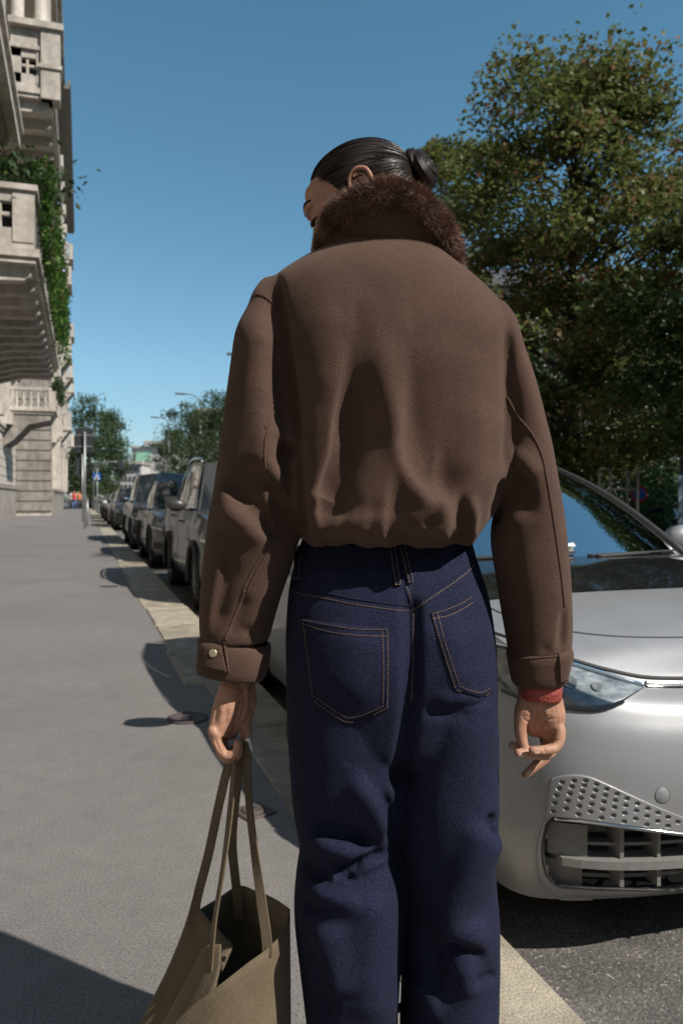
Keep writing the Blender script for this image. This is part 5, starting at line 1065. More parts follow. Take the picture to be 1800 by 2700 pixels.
for k in range(NSr):
    ph = q.rand() * 2 * math.pi; pa = min(ph, 2 * math.pi - ph); tm = float(np.interp(pa, thp, thm)); t0_ = tm * (1.0 - .9 * q.rand() ** 2.2) + .03 * q.rand(); t1_ = max(.06, t0_ - (.5 + q.rand() * 1.2)); wv_ = q.normal() * .02; lift = .052 + .006 * q.rand(); b0 = len(sv); n_ = 9; tl_ = q.normal() * .55
    for j in range(n_):
        th = t0_ + (t1_ - t0_) * j / (n_ - 1); sw = ph + wv_ * math.sin(j * .6); d = pole * math.cos(th) + (e_up * math.cos(sw) + e_rt * math.sin(sw)) * math.sin(th); rad = 1.0 / math.sqrt(((d / CRr) ** 2).sum()); edge = max(0, (th / tm - .86) / .14)
        r_ = rad * (1 + lift - .045 * min(1, edge) ** 1.6) + .0004; sd = np.cross(d, pole); sd /= np.linalg.norm(sd) + 1e-9; w_ = .00032 * (1 if 0 < j < n_ - 1 else .3)
        for e in (-1, 1): sv.append(H2(CC + d * (r_ + e * w_ * tl_) + sd * (e * w_))); sfw.append(k * 3.7)
    sf += [(b0 + 2 * j, b0 + 2 * j + 1, b0 + 2 * j + 3, b0 + 2 * j + 2) for j in range(n_ - 1)]
me = npmesh('hair_strands', loc(sv), np.array(sf)); at = me.attributes.new('flow', 'FLOAT', 'POINT'); at.data.foreach_set('value', np.array(sfw, dtype=np.float32)); so_ = link('hair_strands', me, M['hair'], hair, True); so_['kind'] = 'stuff'
# bun: a coil of two turns wound round a core
bc = np.array((0, -.118, .008)); bn = np.array((-.16, -.98, .0)); bn /= np.linalg.norm(bn); b1 = np.cross(bn, (0, 0, 1.0)); b1 /= np.linalg.norm(b1); b2 = np.cross(b1, bn)
bv = []; bfw = []; NU, NW = 120, 28
for i in range(NU):
    t = 4.4 * math.pi * i / (NU - 1); k = i / (NU - 1); R_ = .0255 - .014 * k; mr = .0145 - .003 * k; lift = -.004 + .019 * k
    c_ = bc + (b1 * math.cos(t) * R_ * .92 + b2 * math.sin(t) * R_ * 1.12) + bn * lift; rd = b1 * math.cos(t) + b2 * math.sin(t)
    for j in range(NW):
        a = 2 * math.pi * j / NW; g_ = 1 + .06 * math.sin(a * 9 + t * 1.2) + .04 * math.sin(a * 17 - t * 2); e_ = min(1, k * 14) * min(1, (1 - k) * 9)
        bv.append(H2(c_ + (rd * math.cos(a) + bn * math.sin(a)) * mr * g_ * (0.35 + .65 * e_))); bfw.append(j * 2.1 + t * .9)
bff = [(i * NW + j, i * NW + (j + 1) % NW, (i + 1) * NW + (j + 1) % NW, (i + 1) * NW + j) for i in range(NU - 1) for j in range(NW)]
me = npmesh('hair_bun', loc(bv), np.array(bff)); at = me.attributes.new('flow', 'FLOAT', 'POINT'); at.data.foreach_set('value', np.array(bfw, dtype=np.float32)); link('hair_bun', me, M['hair'], hair, True)
# brow and lashes of the visible eye
mb = MB()
for s_ in (-1, 1):
    for k in range(60):
        t = k / 59; p = np.array((s_ * (.014 + .036 * t), .0905 - .022 * t ** 1.7, .039 + .010 * math.sin(t * 2.6) - .004 * t)); a = H2(p); b = H2(p + np.array((s_ * .005, -.001, .0035 * (1 - t)))); mb.tube([tuple(loc(a)), tuple(loc(b))], [.0006, .0002], 4, False)
        b = H2(p + np.array((s_ * .005, .0005, -.002))); mb.tube([tuple(loc(a)), tuple(loc(b))], [.0006, .0002], 4, False)
mb.build('eyebrow', M['brow'], hair)['kind'] = 'stuff'
mb = MB()
for s_ in (-1, 1):
    for k in range(26):
        t = k / 25; p = np.array((s_ * (.021 + .023 * t), .0815 - .010 * t ** 2, .0135)); mb.tube([tuple(loc(H2(p))), tuple(loc(H2(p + np.array((s_ * .001, .005, -.0015))))), tuple(loc(H2(p + np.array((s_ * .003 * t, .0095, -.0005)))))], [.0005, .0004, .0001], 4, False)
mb.build('eyelash', M['brow'], hair)['kind'] = 'stuff'

# ------------------------------------------------------------------ hands
def fing(pts, r): return tubec(px3(*pts), r, 12)
RH = [fing([(1420, 1740, 1.330), (1420, 1800, 1.330), (1420, 1850, 1.330)], [.030, .029, .029]),            # wrist
      tubec(px3((1404, 1838, 1.333), (1402, 1880, 1.336), (1412, 1915, 1.340)), [.026, .026, .020], 16), tubec(px3((1440, 1838, 1.328), (1448, 1880, 1.325), (1452, 1925, 1.328)), [.025, .026, .020], 16),
      fing([(1390, 1850, 1.322), (1376, 1885, 1.315), (1371, 1912, 1.312), (1374, 1945, 1.310), (1382, 1972, 1.305)], [.017, .0155, .0105, .0100, .0075]),   # thumb
      fing([(1462, 1900, 1.318), (1474, 1932, 1.308), (1464, 1968, 1.298), (1432, 1978, 1.288), (1402, 1978, 1.284)], [.012, .0105, .0092, .0080, .0066]),
      fing([(1452, 1910, 1.328), (1462, 1945, 1.325), (1448, 1984, 1.318), (1405, 1988, 1.304), (1364, 1985, 1.298)], [.013, .0110, .0098, .0086, .0068]),
      fing([(1440, 1912, 1.338), (1448, 1950, 1.340), (1432, 1984, 1.335), (1388, 1978, 1.322), (1350, 1965, 1.316)], [.013, .0110, .0098, .0086, .0068]),
      fing([(1425, 1905, 1.348), (1438, 1950, 1.358), (1440, 1992, 1.358), (1412, 2018, 1.350), (1384, 2042, 1.342)], [.013, .0112, .0100, .0088, .0068])]
rv, rf = voxel(RH, 0.0014, 4, 0.5)
RFOLD = [([(1376, 1893), (1390, 1903), (1402, 1906)], 3, 3, -.0016), ([(1410, 1862), (1416, 1890), (1412, 1912)], 3, 4, -.0026), ([(1420, 1915), (1440, 1900), (1468, 1893)], 3, 3, -.0022), ([(1430, 1945), (1450, 1930), (1470, 1925)], 3, 3, -.0016), ([(1445, 1965), (1462, 1952), (1476, 1950)], 3, 3, -.0014), ([(1385, 1868), (1392, 1888)], 9, 9, .002), ([(1436, 1862), (1440, 1890)], 10, 12, .002), ([(1432, 1972), (1438, 1986)], 3, 3, -.0014)]
rv = sculpt(rv, rf, RFOLD, -.1, .2, 1)
LH = [fing([(622, 1700, 1.350), (624, 1770, 1.350), (626, 1820, 1.350)], [.0235, .0225, .0225]),
      tubec(px3((610, 1815, 1.338), (592, 1870, 1.330), (572, 1922, 1.322)), [.020, .021, .015], 16), tubec(px3((628, 1815, 1.358), (622, 1870, 1.360), (604, 1925, 1.362)), [.022, .024, .018], 16), tubec(px3((600, 1850, 1.345), (585, 1915, 1.342)), [.022, .020], 16)]
for k, (dd, r_, sx, sy, tx) in enumerate([(1.312, .0084, 0, -8, 626), (1.332, .0094, 3, 0, 630), (1.353, .0098, 8, 2, 634), (1.373, .0096, 16, -4, 640)]):
    LH.append(fing([(562 + sx, 1926, dd), (572 + sx, 1960, dd), (598 + sx * .6, 2000 + sy, dd), (624 + sx * .3, 1988 + sy, dd), (tx, 1958, dd)], [r_ * 1.15, r_ * 1.05, r_, r_ * .9, r_ * .75]))
LH.append(fing([(646, 1810, 1.366), (654, 1850, 1.372), (650, 1895, 1.366), (650, 1932, 1.352), (656, 1968, 1.342)], [.018, .0155, .0110, .0100, .0078]))
lv, lf = voxel(LH, 0.0014, 4, 0.5)
LFOLD = [([(575, 1850), (562, 1915)], 5, 6, -.0025), ([(590, 1860), (578, 1915)], 5, 5, .0018), ([(602, 1865), (592, 1920)], 4, 5, -.002), ([(640, 1800), (645, 1860), (628, 1912)], 4, 5, -.0024), ([(556, 1932), (580, 1940), (606, 1945)], 8, 8, .0020), ([(566, 1948), (582, 1985)], 3, 3, -.002), ([(588, 1955), (600, 1995)], 3, 3, -.0018)]
lv = sculpt(lv, lf, LFOLD, -.1, .2, 1)
# ------------------------------------------------------------------ body: one mesh
def inset(rows, k): return [(y, (L + R) / 2 - (R - L) / 2 * k, (L + R) / 2 + (R - L) / 2 * k, (a + b) / 2 - (b - a) / 2 * k, (a + b) / 2 + (b - a) / 2 * k) for y, L, R, a, b in rows]
def shift(rows, k): return [(y, L, R, a + k, b + k) for y, L, R, a, b in rows]
bd = [ringstack(shift(inset(torso_rows, .66), .04), 2.2), ringstack(shift(inset(pel, .74), .025), 2.2), ringstack(inset(ll, .5), 2.0, 24), ringstack(inset(rl, .5), 2.0, 24),
      tubec(px3((735, 850, 1.345), (690, 1150, 1.335), (672, 1330, 1.33), (650, 1550, 1.345), (624, 1750, 1.35)), [.045, .042, .038, .034, .024], 16), tubec(px3((1290, 900, 1.345), (1370, 1200, 1.335), (1395, 1380, 1.325), (1412, 1600, 1.33), (1420, 1770, 1.33)), [.045, .042, .038, .034, .029], 16)]
bv_, bf_ = voxel(bd, 0.009, 2, 0.5)
V_ = [bv_, hv, ev, ev2, np.array(ecup[0]), rv, lv]; F_ = [bf_, hfc, ef, ef2, np.array(ecup[1]), rf, lf]; o_ = 0; FF = []
for a, b in zip(V_, F_): FF.append(b + o_); o_ += len(a)
body = wobj('body', np.concatenate(V_), np.concatenate(FF), M['skin'])
RS = Skin(rv, rf); LS = Skin(lv, lf)
def nail(skin, px, py, w, h, ang, m):
    c_, nn = skin.hit(px, py)
    if c_ is None: return
    ca, sa = math.cos(ang), math.sin(ang); t = Vector((ca, 0, -sa)); t = (t - nn * t.dot(nn)).normalized(); s_ = nn.cross(t); v = []; n = 7
    for i in range(n):
        for j in range(n):
            u, w_ = i / (n - 1) * 2 - 1, j / (n - 1) * 2 - 1; wd = w * (1 - .25 * max(0, u) ** 2); v.append(tuple(loc(c_ + t * (h * u) + s_ * (wd * w_) + nn * (.0012 - .0018 * w_ * w_ + .0004 * u))))
    mk('fingernail', v, grid_faces(n, n), m, body, True)
nail(LS, 657, 1962, .0048, .010, math.radians(80), M['nail_white'])
nail(RS, 1391, 2036, .0036, .0050, math.radians(140), M['nail']); nail(RS, 1415, 1986, .0034, .0045, math.radians(190), M['nail']); nail(RS, 1374, 1991, .0034, .0045, math.radians(185), M['nail'])
# wristband under the right cuff
wv, wf = cuff([(1784, 1368, 1476, 1.290, 1.370), (1788, 1366, 1478, 1.288, 1.372), (1832, 1367, 1476, 1.290, 1.370), (1836, 1369, 1474, 1.292, 1.368), (1832, 1372, 1470, 1.296, 1.364)], 6)
band = wobj('wristband', wv, wf, M['wristband'])
mb = MB(); mb.tube([tuple(loc(p)) for p in px3((1472, 1788, 1.31), (1476, 1812, 1.305), (1478, 1836, 1.305))], [.0022, .0026, .002], 6); mb.build('strap_end', M['wristband'], band, True)
# ------------------------------------------------------------------ tote bag
bl = c2w(-.16, 1.36, 0.09)
bag = empty('tote_bag', (bl.x, bl.y, 0.09), -TH, 'olive brown suede tote bag hanging open from the left hand', 'bag')
BO = np.array((-.16, 1.36, .09))
def bobj(name, v, f, m, parent=bag, smooth=True): return mk(name, np.asarray(v, float) - BO, f, m, parent, smooth)
def sheet(name, top, bot, nu=26, nv=18, thick=.0022, bulge=0.0, m=None, mid=None):
    T = spline([pixc(*p) for p in top], nu); B = spline([pixc(*p) for p in bot], nu); G = []
    Mi = spline([pixc(*p) for p in mid], nu) if mid else None
    for i in range(nu):
        for j in range(nv):
            w_ = j / (nv - 1)
            p = T[i] * (1 - w_) + B[i] * w_ if Mi is None else T[i] * (1 - w_) * (1 - 2 * w_) + Mi[i] * 4 * w_ * (1 - w_) + B[i] * w_ * (2 * w_ - 1)
            G.append(p + np.array((0, -bulge * math.sin(math.pi * w_) * math.sin(math.pi * i / (nu - 1)), 0)))
    G = np.array(G); f = grid_faces(nu, nv); G = G + np.array((0, 1, 0)) * (fbm(G, 16, 3, len(name)) * .0050)[:, None]; nrm = vnormals(G, f); N = nu * nv
    idx = [i * nv for i in range(nu)] + [(nu - 1) * nv + j for j in range(1, nv)] + [i * nv + nv - 1 for i in range(nu - 2, -1, -1)] + [j for j in range(nv - 2, 0, -1)]
    rim = [(idx[k], idx[(k + 1) % len(idx)], idx[(k + 1) % len(idx)] + N, idx[k] + N) for k in range(len(idx))]
    F_ = np.concatenate([f, f[:, ::-1] + N, np.array(rim)]); return bobj(name, np.concatenate([G + nrm * thick / 2, G - nrm * thick / 2]), F_, m or M['suede'])
sheet('front_panel', [(763, 2398, 1.34), (750, 2448, 1.315), (715, 2492, 1.29), (650, 2540, 1.268), (560, 2611, 1.25), (500, 2660, 1.25), (455, 2704, 1.255)], [(768, 2990, 1.36), (740, 3000, 1.33), (700, 3005, 1.30), (630, 3008, 1.28), (540, 3010, 1.27), (470, 3010, 1.275), (400, 3005, 1.285)], bulge=.012)
sheet('back_panel', [(763, 2398, 1.345), (715, 2368, 1.42), (670, 2350, 1.475), (628, 2337, 1.505), (580, 2366, 1.48), (524, 2400, 1.445)], [(766, 2985, 1.365), (715, 2930, 1.44), (670, 2905, 1.49), (610, 2900, 1.50), (520, 2920, 1.46), (400, 2985, 1.40)])
sheet('side_panel', [(508, 2370, 1.435), (545, 2418, 1.405), (582, 2457, 1.378), (615, 2493, 1.355)], [(275, 2840, 1.43), (330, 2900, 1.39), (380, 2950, 1.34), (430, 3000, 1.29)], mid=[(425, 2590, 1.44), (475, 2640, 1.40), (500, 2680, 1.355), (525, 2715, 1.315)])
sheet('folded_corner', [(538, 2497, 1.318), (556, 2489, 1.306), (583, 2488, 1.300)], [(395, 2760, 1.32), (450, 2720, 1.285), (558, 2616, 1.262)], mid=[(480, 2610, 1.325), (530, 2590, 1.29), (578, 2560, 1.276)], nu=14)
sheet('fold_flap', [(615, 2494, 1.356), (600, 2512, 1.345), (586, 2545, 1.325)], [(606, 2475, 1.372), (590, 2500, 1.36), (578, 2530, 1.34)], nu=8, nv=6)
bt = [pixc(*p) for p in [(768, 2990, 1.36), (630, 3008, 1.28), (470, 3010, 1.275), (400, 2985, 1.34), (400, 2985, 1.40), (610, 2900, 1.50), (715, 2930, 1.44)]]
bobj('bottom', bt, [tuple(range(len(bt)))], M['suede'])
def strap(path, width, n=70, thick=.0028):
    """ribbon: path rows (px, py, d, wa, wd) with the width direction's right and depth components"""
    P = np.array([list(pixc(*p[:3])) + list(p[3:]) for p in path]); Q = spline(P[:, :3], n); L = np.linspace(0, 1, n); Lp = np.linspace(0, 1, len(P))
    seg_ = np.concatenate([[0], np.cumsum(np.linalg.norm(np.diff(P[:, :3], axis=0), axis=1))]); seg_ /= seg_[-1]; WA = np.interp(L, seg_, P[:, 3]); WD = np.interp(L, seg_, P[:, 4]); rings = []
    for i in range(n):
        t = Q[min(i + 1, n - 1)] - Q[max(i - 1, 0)]; t /= np.linalg.norm(t); s_ = np.array((WA[i], WD[i], 0.0)); s_ -= t * (s_ @ t); s_ /= np.linalg.norm(s_); u = np.cross(t, s_)
        rings.append([tuple(Q[i] + s_ * (a * width / 2) + u * (b * thick / 2)) for a, b in ((-1, -1), (-.5, -1.05), (0, -1.08), (.5, -1.05), (1, -1), (1, 1), (.5, 1.05), (0, 1.08), (-.5, 1.05), (-1, 1))])
    v, f = loft(rings); o = bobj('strap', v, f, M['suede'], smooth=False); return o
strap([(706, 2520, 1.286, 1, -.2), (704, 2486, 1.288, 1, -.2), (690, 2380, 1.298, 1, -.3), (672, 2250, 1.312, .8, -.6), (657, 2120, 1.322, .7, -.7), (652, 2040, 1.328, .8, -.5), (650, 1990, 1.332, .8, -.5), (643, 1956, 1.340, .6, -.8), (630, 1950, 1.345, .3, -1), (620, 1970, 1.34, .3, -1), (617, 2030, 1.325, .5, -.8), (606, 2150, 1.312, .55, -.8), (588, 2290, 1.302, .45, -.9), (566, 2430, 1.297, .4, -.9), (557, 2520, 1.292, .5, -.8), (554, 2560, 1.288, .5, -.8)], .0165)
strap([(508, 2440, 1.428, 1, -.3), (518, 2380, 1.424, 1, -.3), (548, 2260, 1.395, 1, -.5), (580, 2110, 1.358, 1, -.6), (598, 2032, 1.345, .9, -.6), (610, 1985, 1.352, .5, -.9), (624, 1962, 1.362, .2, -1), (634, 1972, 1.362, .2, -1), (632, 2020, 1.358, .6, -.8), (620, 2110, 1.37, 1, -.4), (612, 2210, 1.405, 1, -.2), (622, 2330, 1.46, 1, -.2), (632, 2425, 1.478, 1, -.2)], .0165)

# ------------------------------------------------------------------ cars
M['tyre'] = mat('tyre', (0.022, 0.022, 0.022), (0.03, 0.029, 0.028), 12, 0.85, bump=.3, bscale=60)
M['rim'] = mat('rim', (0.38, 0.38, 0.39), (0.32, 0.32, 0.33), 9, 0.35, metal=.8)
M['black_plastic'] = mat('black_plastic', (0.022, 0.022, 0.022), (0.03, 0.03, 0.03), 30, 0.6, bump=.2, bscale=300)
M['grey_plastic'] = mat('grey_plastic', (0.21, 0.205, 0.195), (0.18, 0.175, 0.17), 60, 0.55, bump=.15, bscale=400)
M['gloss_black'] = mat('gloss_black', (0.012, 0.013, 0.015), (0.016, 0.017, 0.02), 9, 0.06, coat=.6)
M['chrome'] = mat('chrome', (0.75, 0.76, 0.77), (0.70, 0.71, 0.72), 9, 0.12, metal=1.0)
M['red_lamp'] = mat('red_lamp', (0.30, 0.015, 0.015), (0.24, 0.01, 0.012), 20, 0.12, coat=.8)
M['lamp_glass'] = glass('lamp_glass', (0.92, 0.95, 0.97)); M['screen_glass'] = glass('screen_glass', (0.62, 0.80, 0.74))
M['dark_glass'] = mat('dark_glass', (0.020, 0.028, 0.035), (0.014, 0.020, 0.026), 3, 0.04, spec=.9, coat=.5)
M['interior'] = mat('interior', (0.035, 0.037, 0.04), (0.025, 0.027, 0.03), 12, 0.8); M['paper'] = mat('paper', (0.8, 0.84, 0.8), (0.75, 0.8, 0.76), 3, 0.7)
M['plate'] = mat('plate', (0.7, 0.7, 0.68), (0.62, 0.62, 0.6), 5, 0.4)
_ci = {}
def c_interp(x, tab_):
    k = tuple(tab_)
    if k not in _ci: t = np.array(tab_, float); _ci[k] = (t[0, 0], 400.0 / (t[-1, 0] - t[0, 0]), interp(np.linspace(t[0, 0], t[-1, 0], 401), t[:, 0], t[:, 1]).tolist())
    x0, s_, L = _ci[k]; u = min(399.999, max(0.0, (x - x0) * s_)); i = int(u); return L[i] + (L[i + 1] - L[i]) * (u - i)
class Car:
    def __init__(s, name, loc_, sp, paint, label, group='cars parked along the kerb', rz=0.0):
        s.sp = sp; s.root = empty(name, loc_, rz, label, 'car', group); s.paint = paint; s.loc = loc_; L, Wd = sp['L'], sp['W']; nF, aF, nR, aR = sp['plan']
        half = []
        for t in np.linspace(0, math.pi / 2, sp.get('nq', 26)): half.append((Wd * math.sin(t) ** (2 / nF), aF * (1 - max(0, math.cos(t)) ** (2 / nF))))
        for y in np.arange(aF, L - aR, .045)[1:]: half.append((Wd, y))
        for t in np.linspace(math.pi / 2, 0, 18): half.append((Wd * max(0, math.sin(t)) ** (2 / nR), L - aR * (1 - max(0, math.cos(t)) ** (2 / nR))))
        s.half = np.array(half); h = s.half; tg = np.gradient(h, axis=0); nr = np.stack([tg[:, 1], -tg[:, 0]], 1); nr /= np.linalg.norm(nr, axis=1)[:, None] + 1e-9; nr[0] = (0, -1); nr[-1] = (0, 1); s.nr = nr
        s.nv = sp.get('nv', 22); s.build()
    def zt(s, y): return c_interp(y, s.sp['belt'])
    def pt(s, i, v, sgn=1, off=0.0):
        """point on the tub: i = float index along the half outline, v = 0 sill .. 1 shoulder"""
        i0 = min(int(i), len(s.half) - 2); w = i - i0; p = s.half[i0] * (1 - w) + s.half[i0 + 1] * w; n = s.nr[i0] * (1 - w) + s.nr[i0 + 1] * w
        f_ = c_interp(v, s.sp['front']) if n[1] < 0 else c_interp(v, s.sp['rear']); sd = c_interp(v, s.sp['side']); ins = n[1] ** 2 * f_ + n[0] ** 2 * sd - off
        zb = s.sp['zb'] + (s.sp.get('lift', .03) * n[1] ** 2); y = p[1] - n[1] * ins; return (sgn * (p[0] - n[0] * ins), y, zb + v * (s.zt(p[1]) - zb))
    def build(s):
        sp = s.sp; N = len(s.half); V_ = []; vs = np.linspace(0, 1, s.nv)
        for sg in (-1, 1):
            for i in range(N):
                for v in vs: V_.append(s.pt(i, v, sg))
        V_ = np.array(V_); F_ = []; rw = sp['rw']; Ra = rw * 1.14; s.wy = (sp['wf'], sp['wf'] + sp['wb'])
        for k, sg in enumerate((-1, 1)):
            for i in range(N - 1):
                for j in range(s.nv - 1):
                    q = [k * N * s.nv + a * s.nv + b for a, b in ((i, j), (i + 1, j), (i + 1, j + 1), (i, j + 1))]; c = V_[q].mean(0)
                    if abs(s.nr[i][0]) > .35 and any((c[1] - w) ** 2 + (c[2] - rw) ** 2 < Ra ** 2 for w in s.wy): continue
                    F_.append(tuple(q if sg > 0 else q[::-1]))
        nu = 17; cr = sp.get('crown', [(0, .02), (sp['L'], .02)]); base = len(V_); D = []
        for i in range(N):
            a = s.pt(i, 1, -1); b = s.pt(i, 1, 1)
            for u in np.linspace(-1, 1, nu): D.append((a[0] * (1 - u) / 2 + b[0] * (1 + u) / 2, a[1], a[2] + c_interp(a[1], cr) * (1 - abs(u) ** 2.6)))
        F_ += [tuple(base + x for x in (i * nu + j, i * nu + j + 1, (i + 1) * nu + j + 1, (i + 1) * nu + j)) for i in range(N - 1) for j in range(nu - 1)]
        s.bv = np.concatenate([V_, np.array(D)]); s.bf = F_
        if 'cut' in sp: s.bf = sp['cut'](s, s.bv, s.bf)
        s.body = mk('body', s.bv, s.bf, s.paint, s.root)
        dk = MB(); dk.box(-sp['W'] + .12, sp['W'] - .12, .25, sp['L'] - .25, sp['zb'] + .01, sp['zb'] + .30); dk.build('underbody', M['black_plastic'], s.root)
        for w in s.wy:
            for sg in (-1, 1):
                mb = MB(); pts = [(sg * (sp['W'] - c_interp(.3, sp['side']) + .002), w + Ra * math.cos(a), max(sp['zb'], rw + Ra * math.sin(a))) for a in np.linspace(-.25, math.pi + .25, 25)]
                mb.tube(pts, sp.get('lip', .022), 8); mb.build('wheel_arch', sp.get('archmat', s.paint), s.root, True)
                mb = MB(); rg = [[(x * sg, w + Ra * .985 * math.cos(a), rw + Ra * .985 * math.sin(a)) for a in np.linspace(-.3, math.pi + .3, 16)] for x in (sp['W'] - .04, sp['W'] - .36)]; v, f = loft(rg, False, False); mb.add(v, f); mb.add([(sg * (sp['W'] - .36), w + Ra * math.cos(a), rw + Ra * math.sin(a)) for a in np.linspace(-.3, math.pi + .3, 16)], [tuple(range(16))]); mb.build('wheel_well', M['black_plastic'], s.root)
                s.wheel(sg * (sp['W'] - .125), w, rw, sg)
        s.house()
    def wheel(s, x, y, r, sg):
        w = bpy.data.objects.new('wheel', None); C.objects.link(w); w.parent = s.root; w.location = (x, y, r); w.empty_display_size = .1
        mb = MB(); mb.lathe([(r * .66, -.10), (r * .95, -.105), (r, -.07), (r, .07), (r * .95, .105), (r * .66, .10)], seg=32, axis=0); mb.build('tyre', M['tyre'], w, True)
        mb = MB(); o = .085 * sg; mb.lathe([(r * .67, o - .02 * sg), (r * .64, o + .012 * sg), (r * .58, o)], seg=32, axis=0)
        for k in range(5):
            a = 2 * math.pi * k / 5; c_, s_ = math.cos(a), math.sin(a); q = []
            for rr_, wd in ((r * .10, .045), (r * .62, .028)):
                for e in (-1, 1): q.append((o + .01 * sg, rr_ * c_ - e * wd * s_, rr_ * s_ + e * wd * c_))
            q2 = [(o - .03 * sg, p[1], p[2]) for p in q]; mb.add(q + q2, [(0, 1, 3, 2), (0, 2, 6, 4), (1, 5, 7, 3)])
        mb.lathe([(0, o + .016 * sg), (r * .15, o + .014 * sg), (r * .17, o)], seg=16, axis=0); mb.build('rim', M['rim'], w, True)
        mb = MB(); mb.lathe([(0, o - .05 * sg), (r * .66, o - .05 * sg)], seg=24, axis=0); mb.build('brake_disc', M['black_plastic'], w)
    def ws(s, u, v, off=0.0):
        """windscreen surface"""
        g_ = s.sp['glass']; yA, zA, wA, cA, yC, zC, wC, cC = g_['front']; b = np.array((u * wA, yA + cA * abs(u) ** 2.2, zA - .03 * u * u)); t = np.array((u * wC, yC + cC * abs(u) ** 2.2, zC - .05 * u * u)); n = np.array((0, -(zC - zA), yC - yA)); n /= np.linalg.norm(n)
        return tuple(b * (1 - v) + t * v + n * (g_.get('bulge', .045) * math.sin(math.pi * v) + off))
    def rs(s, u, v, off=0.0):
        g_ = s.sp['glass']; yA, zA, wA, cA, yC, zC, wC, cC = g_['rear']; b = np.array((u * wA, yA - cA * u * u, zA)); t = np.array((u * wC, yC - cC * u * u, zC - .05 * u * u)); n = np.array((0, zC - zA, abs(yA - yC) + .2)); n /= np.linalg.norm(n)
        return tuple(b * (1 - v) + t * v + n * off)
    def side(s, sg, t, v, off=0.0):
        a = s.ws(sg * 1.0, v); b = s.rs(sg * 1.0, v); p = np.array(a) * (1 - t) + np.array(b) * t; k = math.sin(math.pi * t); p[0] += sg * (k * .05 * (1 - v * .6) + off + .02 * math.sin(math.pi * v)); p[2] += k * .045 * v; return tuple(p)
    def house(s):
        sp = s.sp; g_ = sp['glass']; gm = sp.get('gm', M['dark_glass']); gw = sp.get('gw', gm)
        def P(name, fn, nu, nv, m, **k): v, f = surf(fn, nu, nv, **k); return mk(name, v, f, m, s.root)
        P('windscreen', lambda u, v: s.ws(u, v), 25, 15, gw, u0=-.955, u1=.955, v0=.0, v1=.985); P('rear_window', lambda u, v: s.rs(u, v), 15, 9, gm, u0=-.93, u1=.93, v0=.04, v1=.96)
        for sg in (-1, 1):
            for a, b in g_.get('doors', ((.07, .46), (.50, .86))): P('side_window', lambda u, v: s.side(sg, u, v), 12, 8, gm, u0=a, u1=b, v0=.03, v1=.93)
            for a, b, nm in ((.0, .07, 'front_pillar'), (.46, .50, 'door_pillar'), (.86, 1.0, 'rear_pillar')): P(nm, lambda u, v: s.side(sg, u, v, .003), 5, 10, s.paint if nm != 'door_pillar' else M['gloss_black'], u0=a, u1=b)
            P('roof_rail', lambda u, v: s.side(sg, u, v, .006), 24, 4, s.paint, v0=.93, v1=1.0)
            e = []
            for v in np.linspace(0, 1, 12): e.append(s.ws(sg * .975, v, .006))
            mb = MB(); mb.tube(e, .017, 6); mb.build('windscreen_trim', M['black_plastic'], s.root, True)
            mb = MB(); mb.tube([s.side(sg, t, .0, .008) for t in np.linspace(.03, .97, 16)], .012, 6); mb.build('window_trim', M['black_plastic'], s.root, True)
            mp = np.array(s.side(sg, .06, .12, .12)); mp[0] = sg * (sp['W'] + .10); mb = MB(); v, f = ellips(tuple(mp), (.115, .055, .075), 20); v = [(p[0], p[1] + .03 * ((p[1] - mp[1]) > .02), p[2]) for p in v]; mb.add(v, f); mo = mb.build('mirror', sp.get('mirmat', s.paint), s.root, True)
            mb = MB(); mb.tube([tuple(mp + np.array((-sg * .22, .02, -.06))), tuple(mp + np.array((-sg * .06, 0, -.03)))], .022, 6); mb.build('stalk', M['black_plastic'], mo)
            for yy in sp.get('handles', (1.9, 2.75)):
                x_ = sp['W'] - c_interp(.82, sp['side']) + .012; zz = sp['zb'] + .82 * (s.zt(yy) - sp['zb']); mb = MB(); mb.tube([(sg * x_, yy - .09, zz), (sg * (x_ + .022), yy - .05, zz), (sg * (x_ + .022), yy + .05, zz), (sg * x_, yy + .09, zz)], .013, 6); mb.build('door_handle', s.paint, s.root, True)
            for yy in sp.get('seams', (1.25, 2.3, 3.25)):
                i = int(np.argmin(abs(s.half[:, 1] - yy) + 5 * (abs(s.nr[:, 0]) < .9))); mb = MB(); mb.tube([s.pt(i, v, sg, .0005) for v in np.linspace(.05, 1, 16)], .0035, 4); mb.build('door_seam', M['black_plastic'], s.root)
        def roof(u, v):
            a = np.array(s.ws(u, 1.0)); b = np.array(s.rs(u, 1.0)); p = a * (1 - v) + b * v; p[2] += .055 * math.sin(math.pi * v) + .0; p[0] *= 1 + .06 * math.sin(math.pi * v); return tuple(p)
        P('roof', roof, 15, 20, sp.get('roofmat', s.paint)); mb = MB(); mb.box(-sp['W'] + .22, sp['W'] - .22, g_['front'][0] + .5, g_['rear'][0] - .35, .45, .9); mb.build('seats', M['interior'], s.root)
        for sg in (-1, 1):
            mb = MB(); x_ = sg * .38; y_ = g_['front'][0] + 1.15; mb.bev(x_ - .24, x_ + .24, y_, y_ + .14, .9, 1.12, .04); mb.bev(x_ - .13, x_ + .13, y_ + .02, y_ + .11, 1.14, 1.32, .03); mb.build('headrest', M['interior'], s.root)
    def patch(s, name, i0, i1, v0, v1, off, m, sg, nu=12, nv=7):
        v, f = surf(lambda u, v: s.pt(u, v, sg, off), nu, nv, i0, i1, v0, v1); return mk(name, v, f, m, s.root)
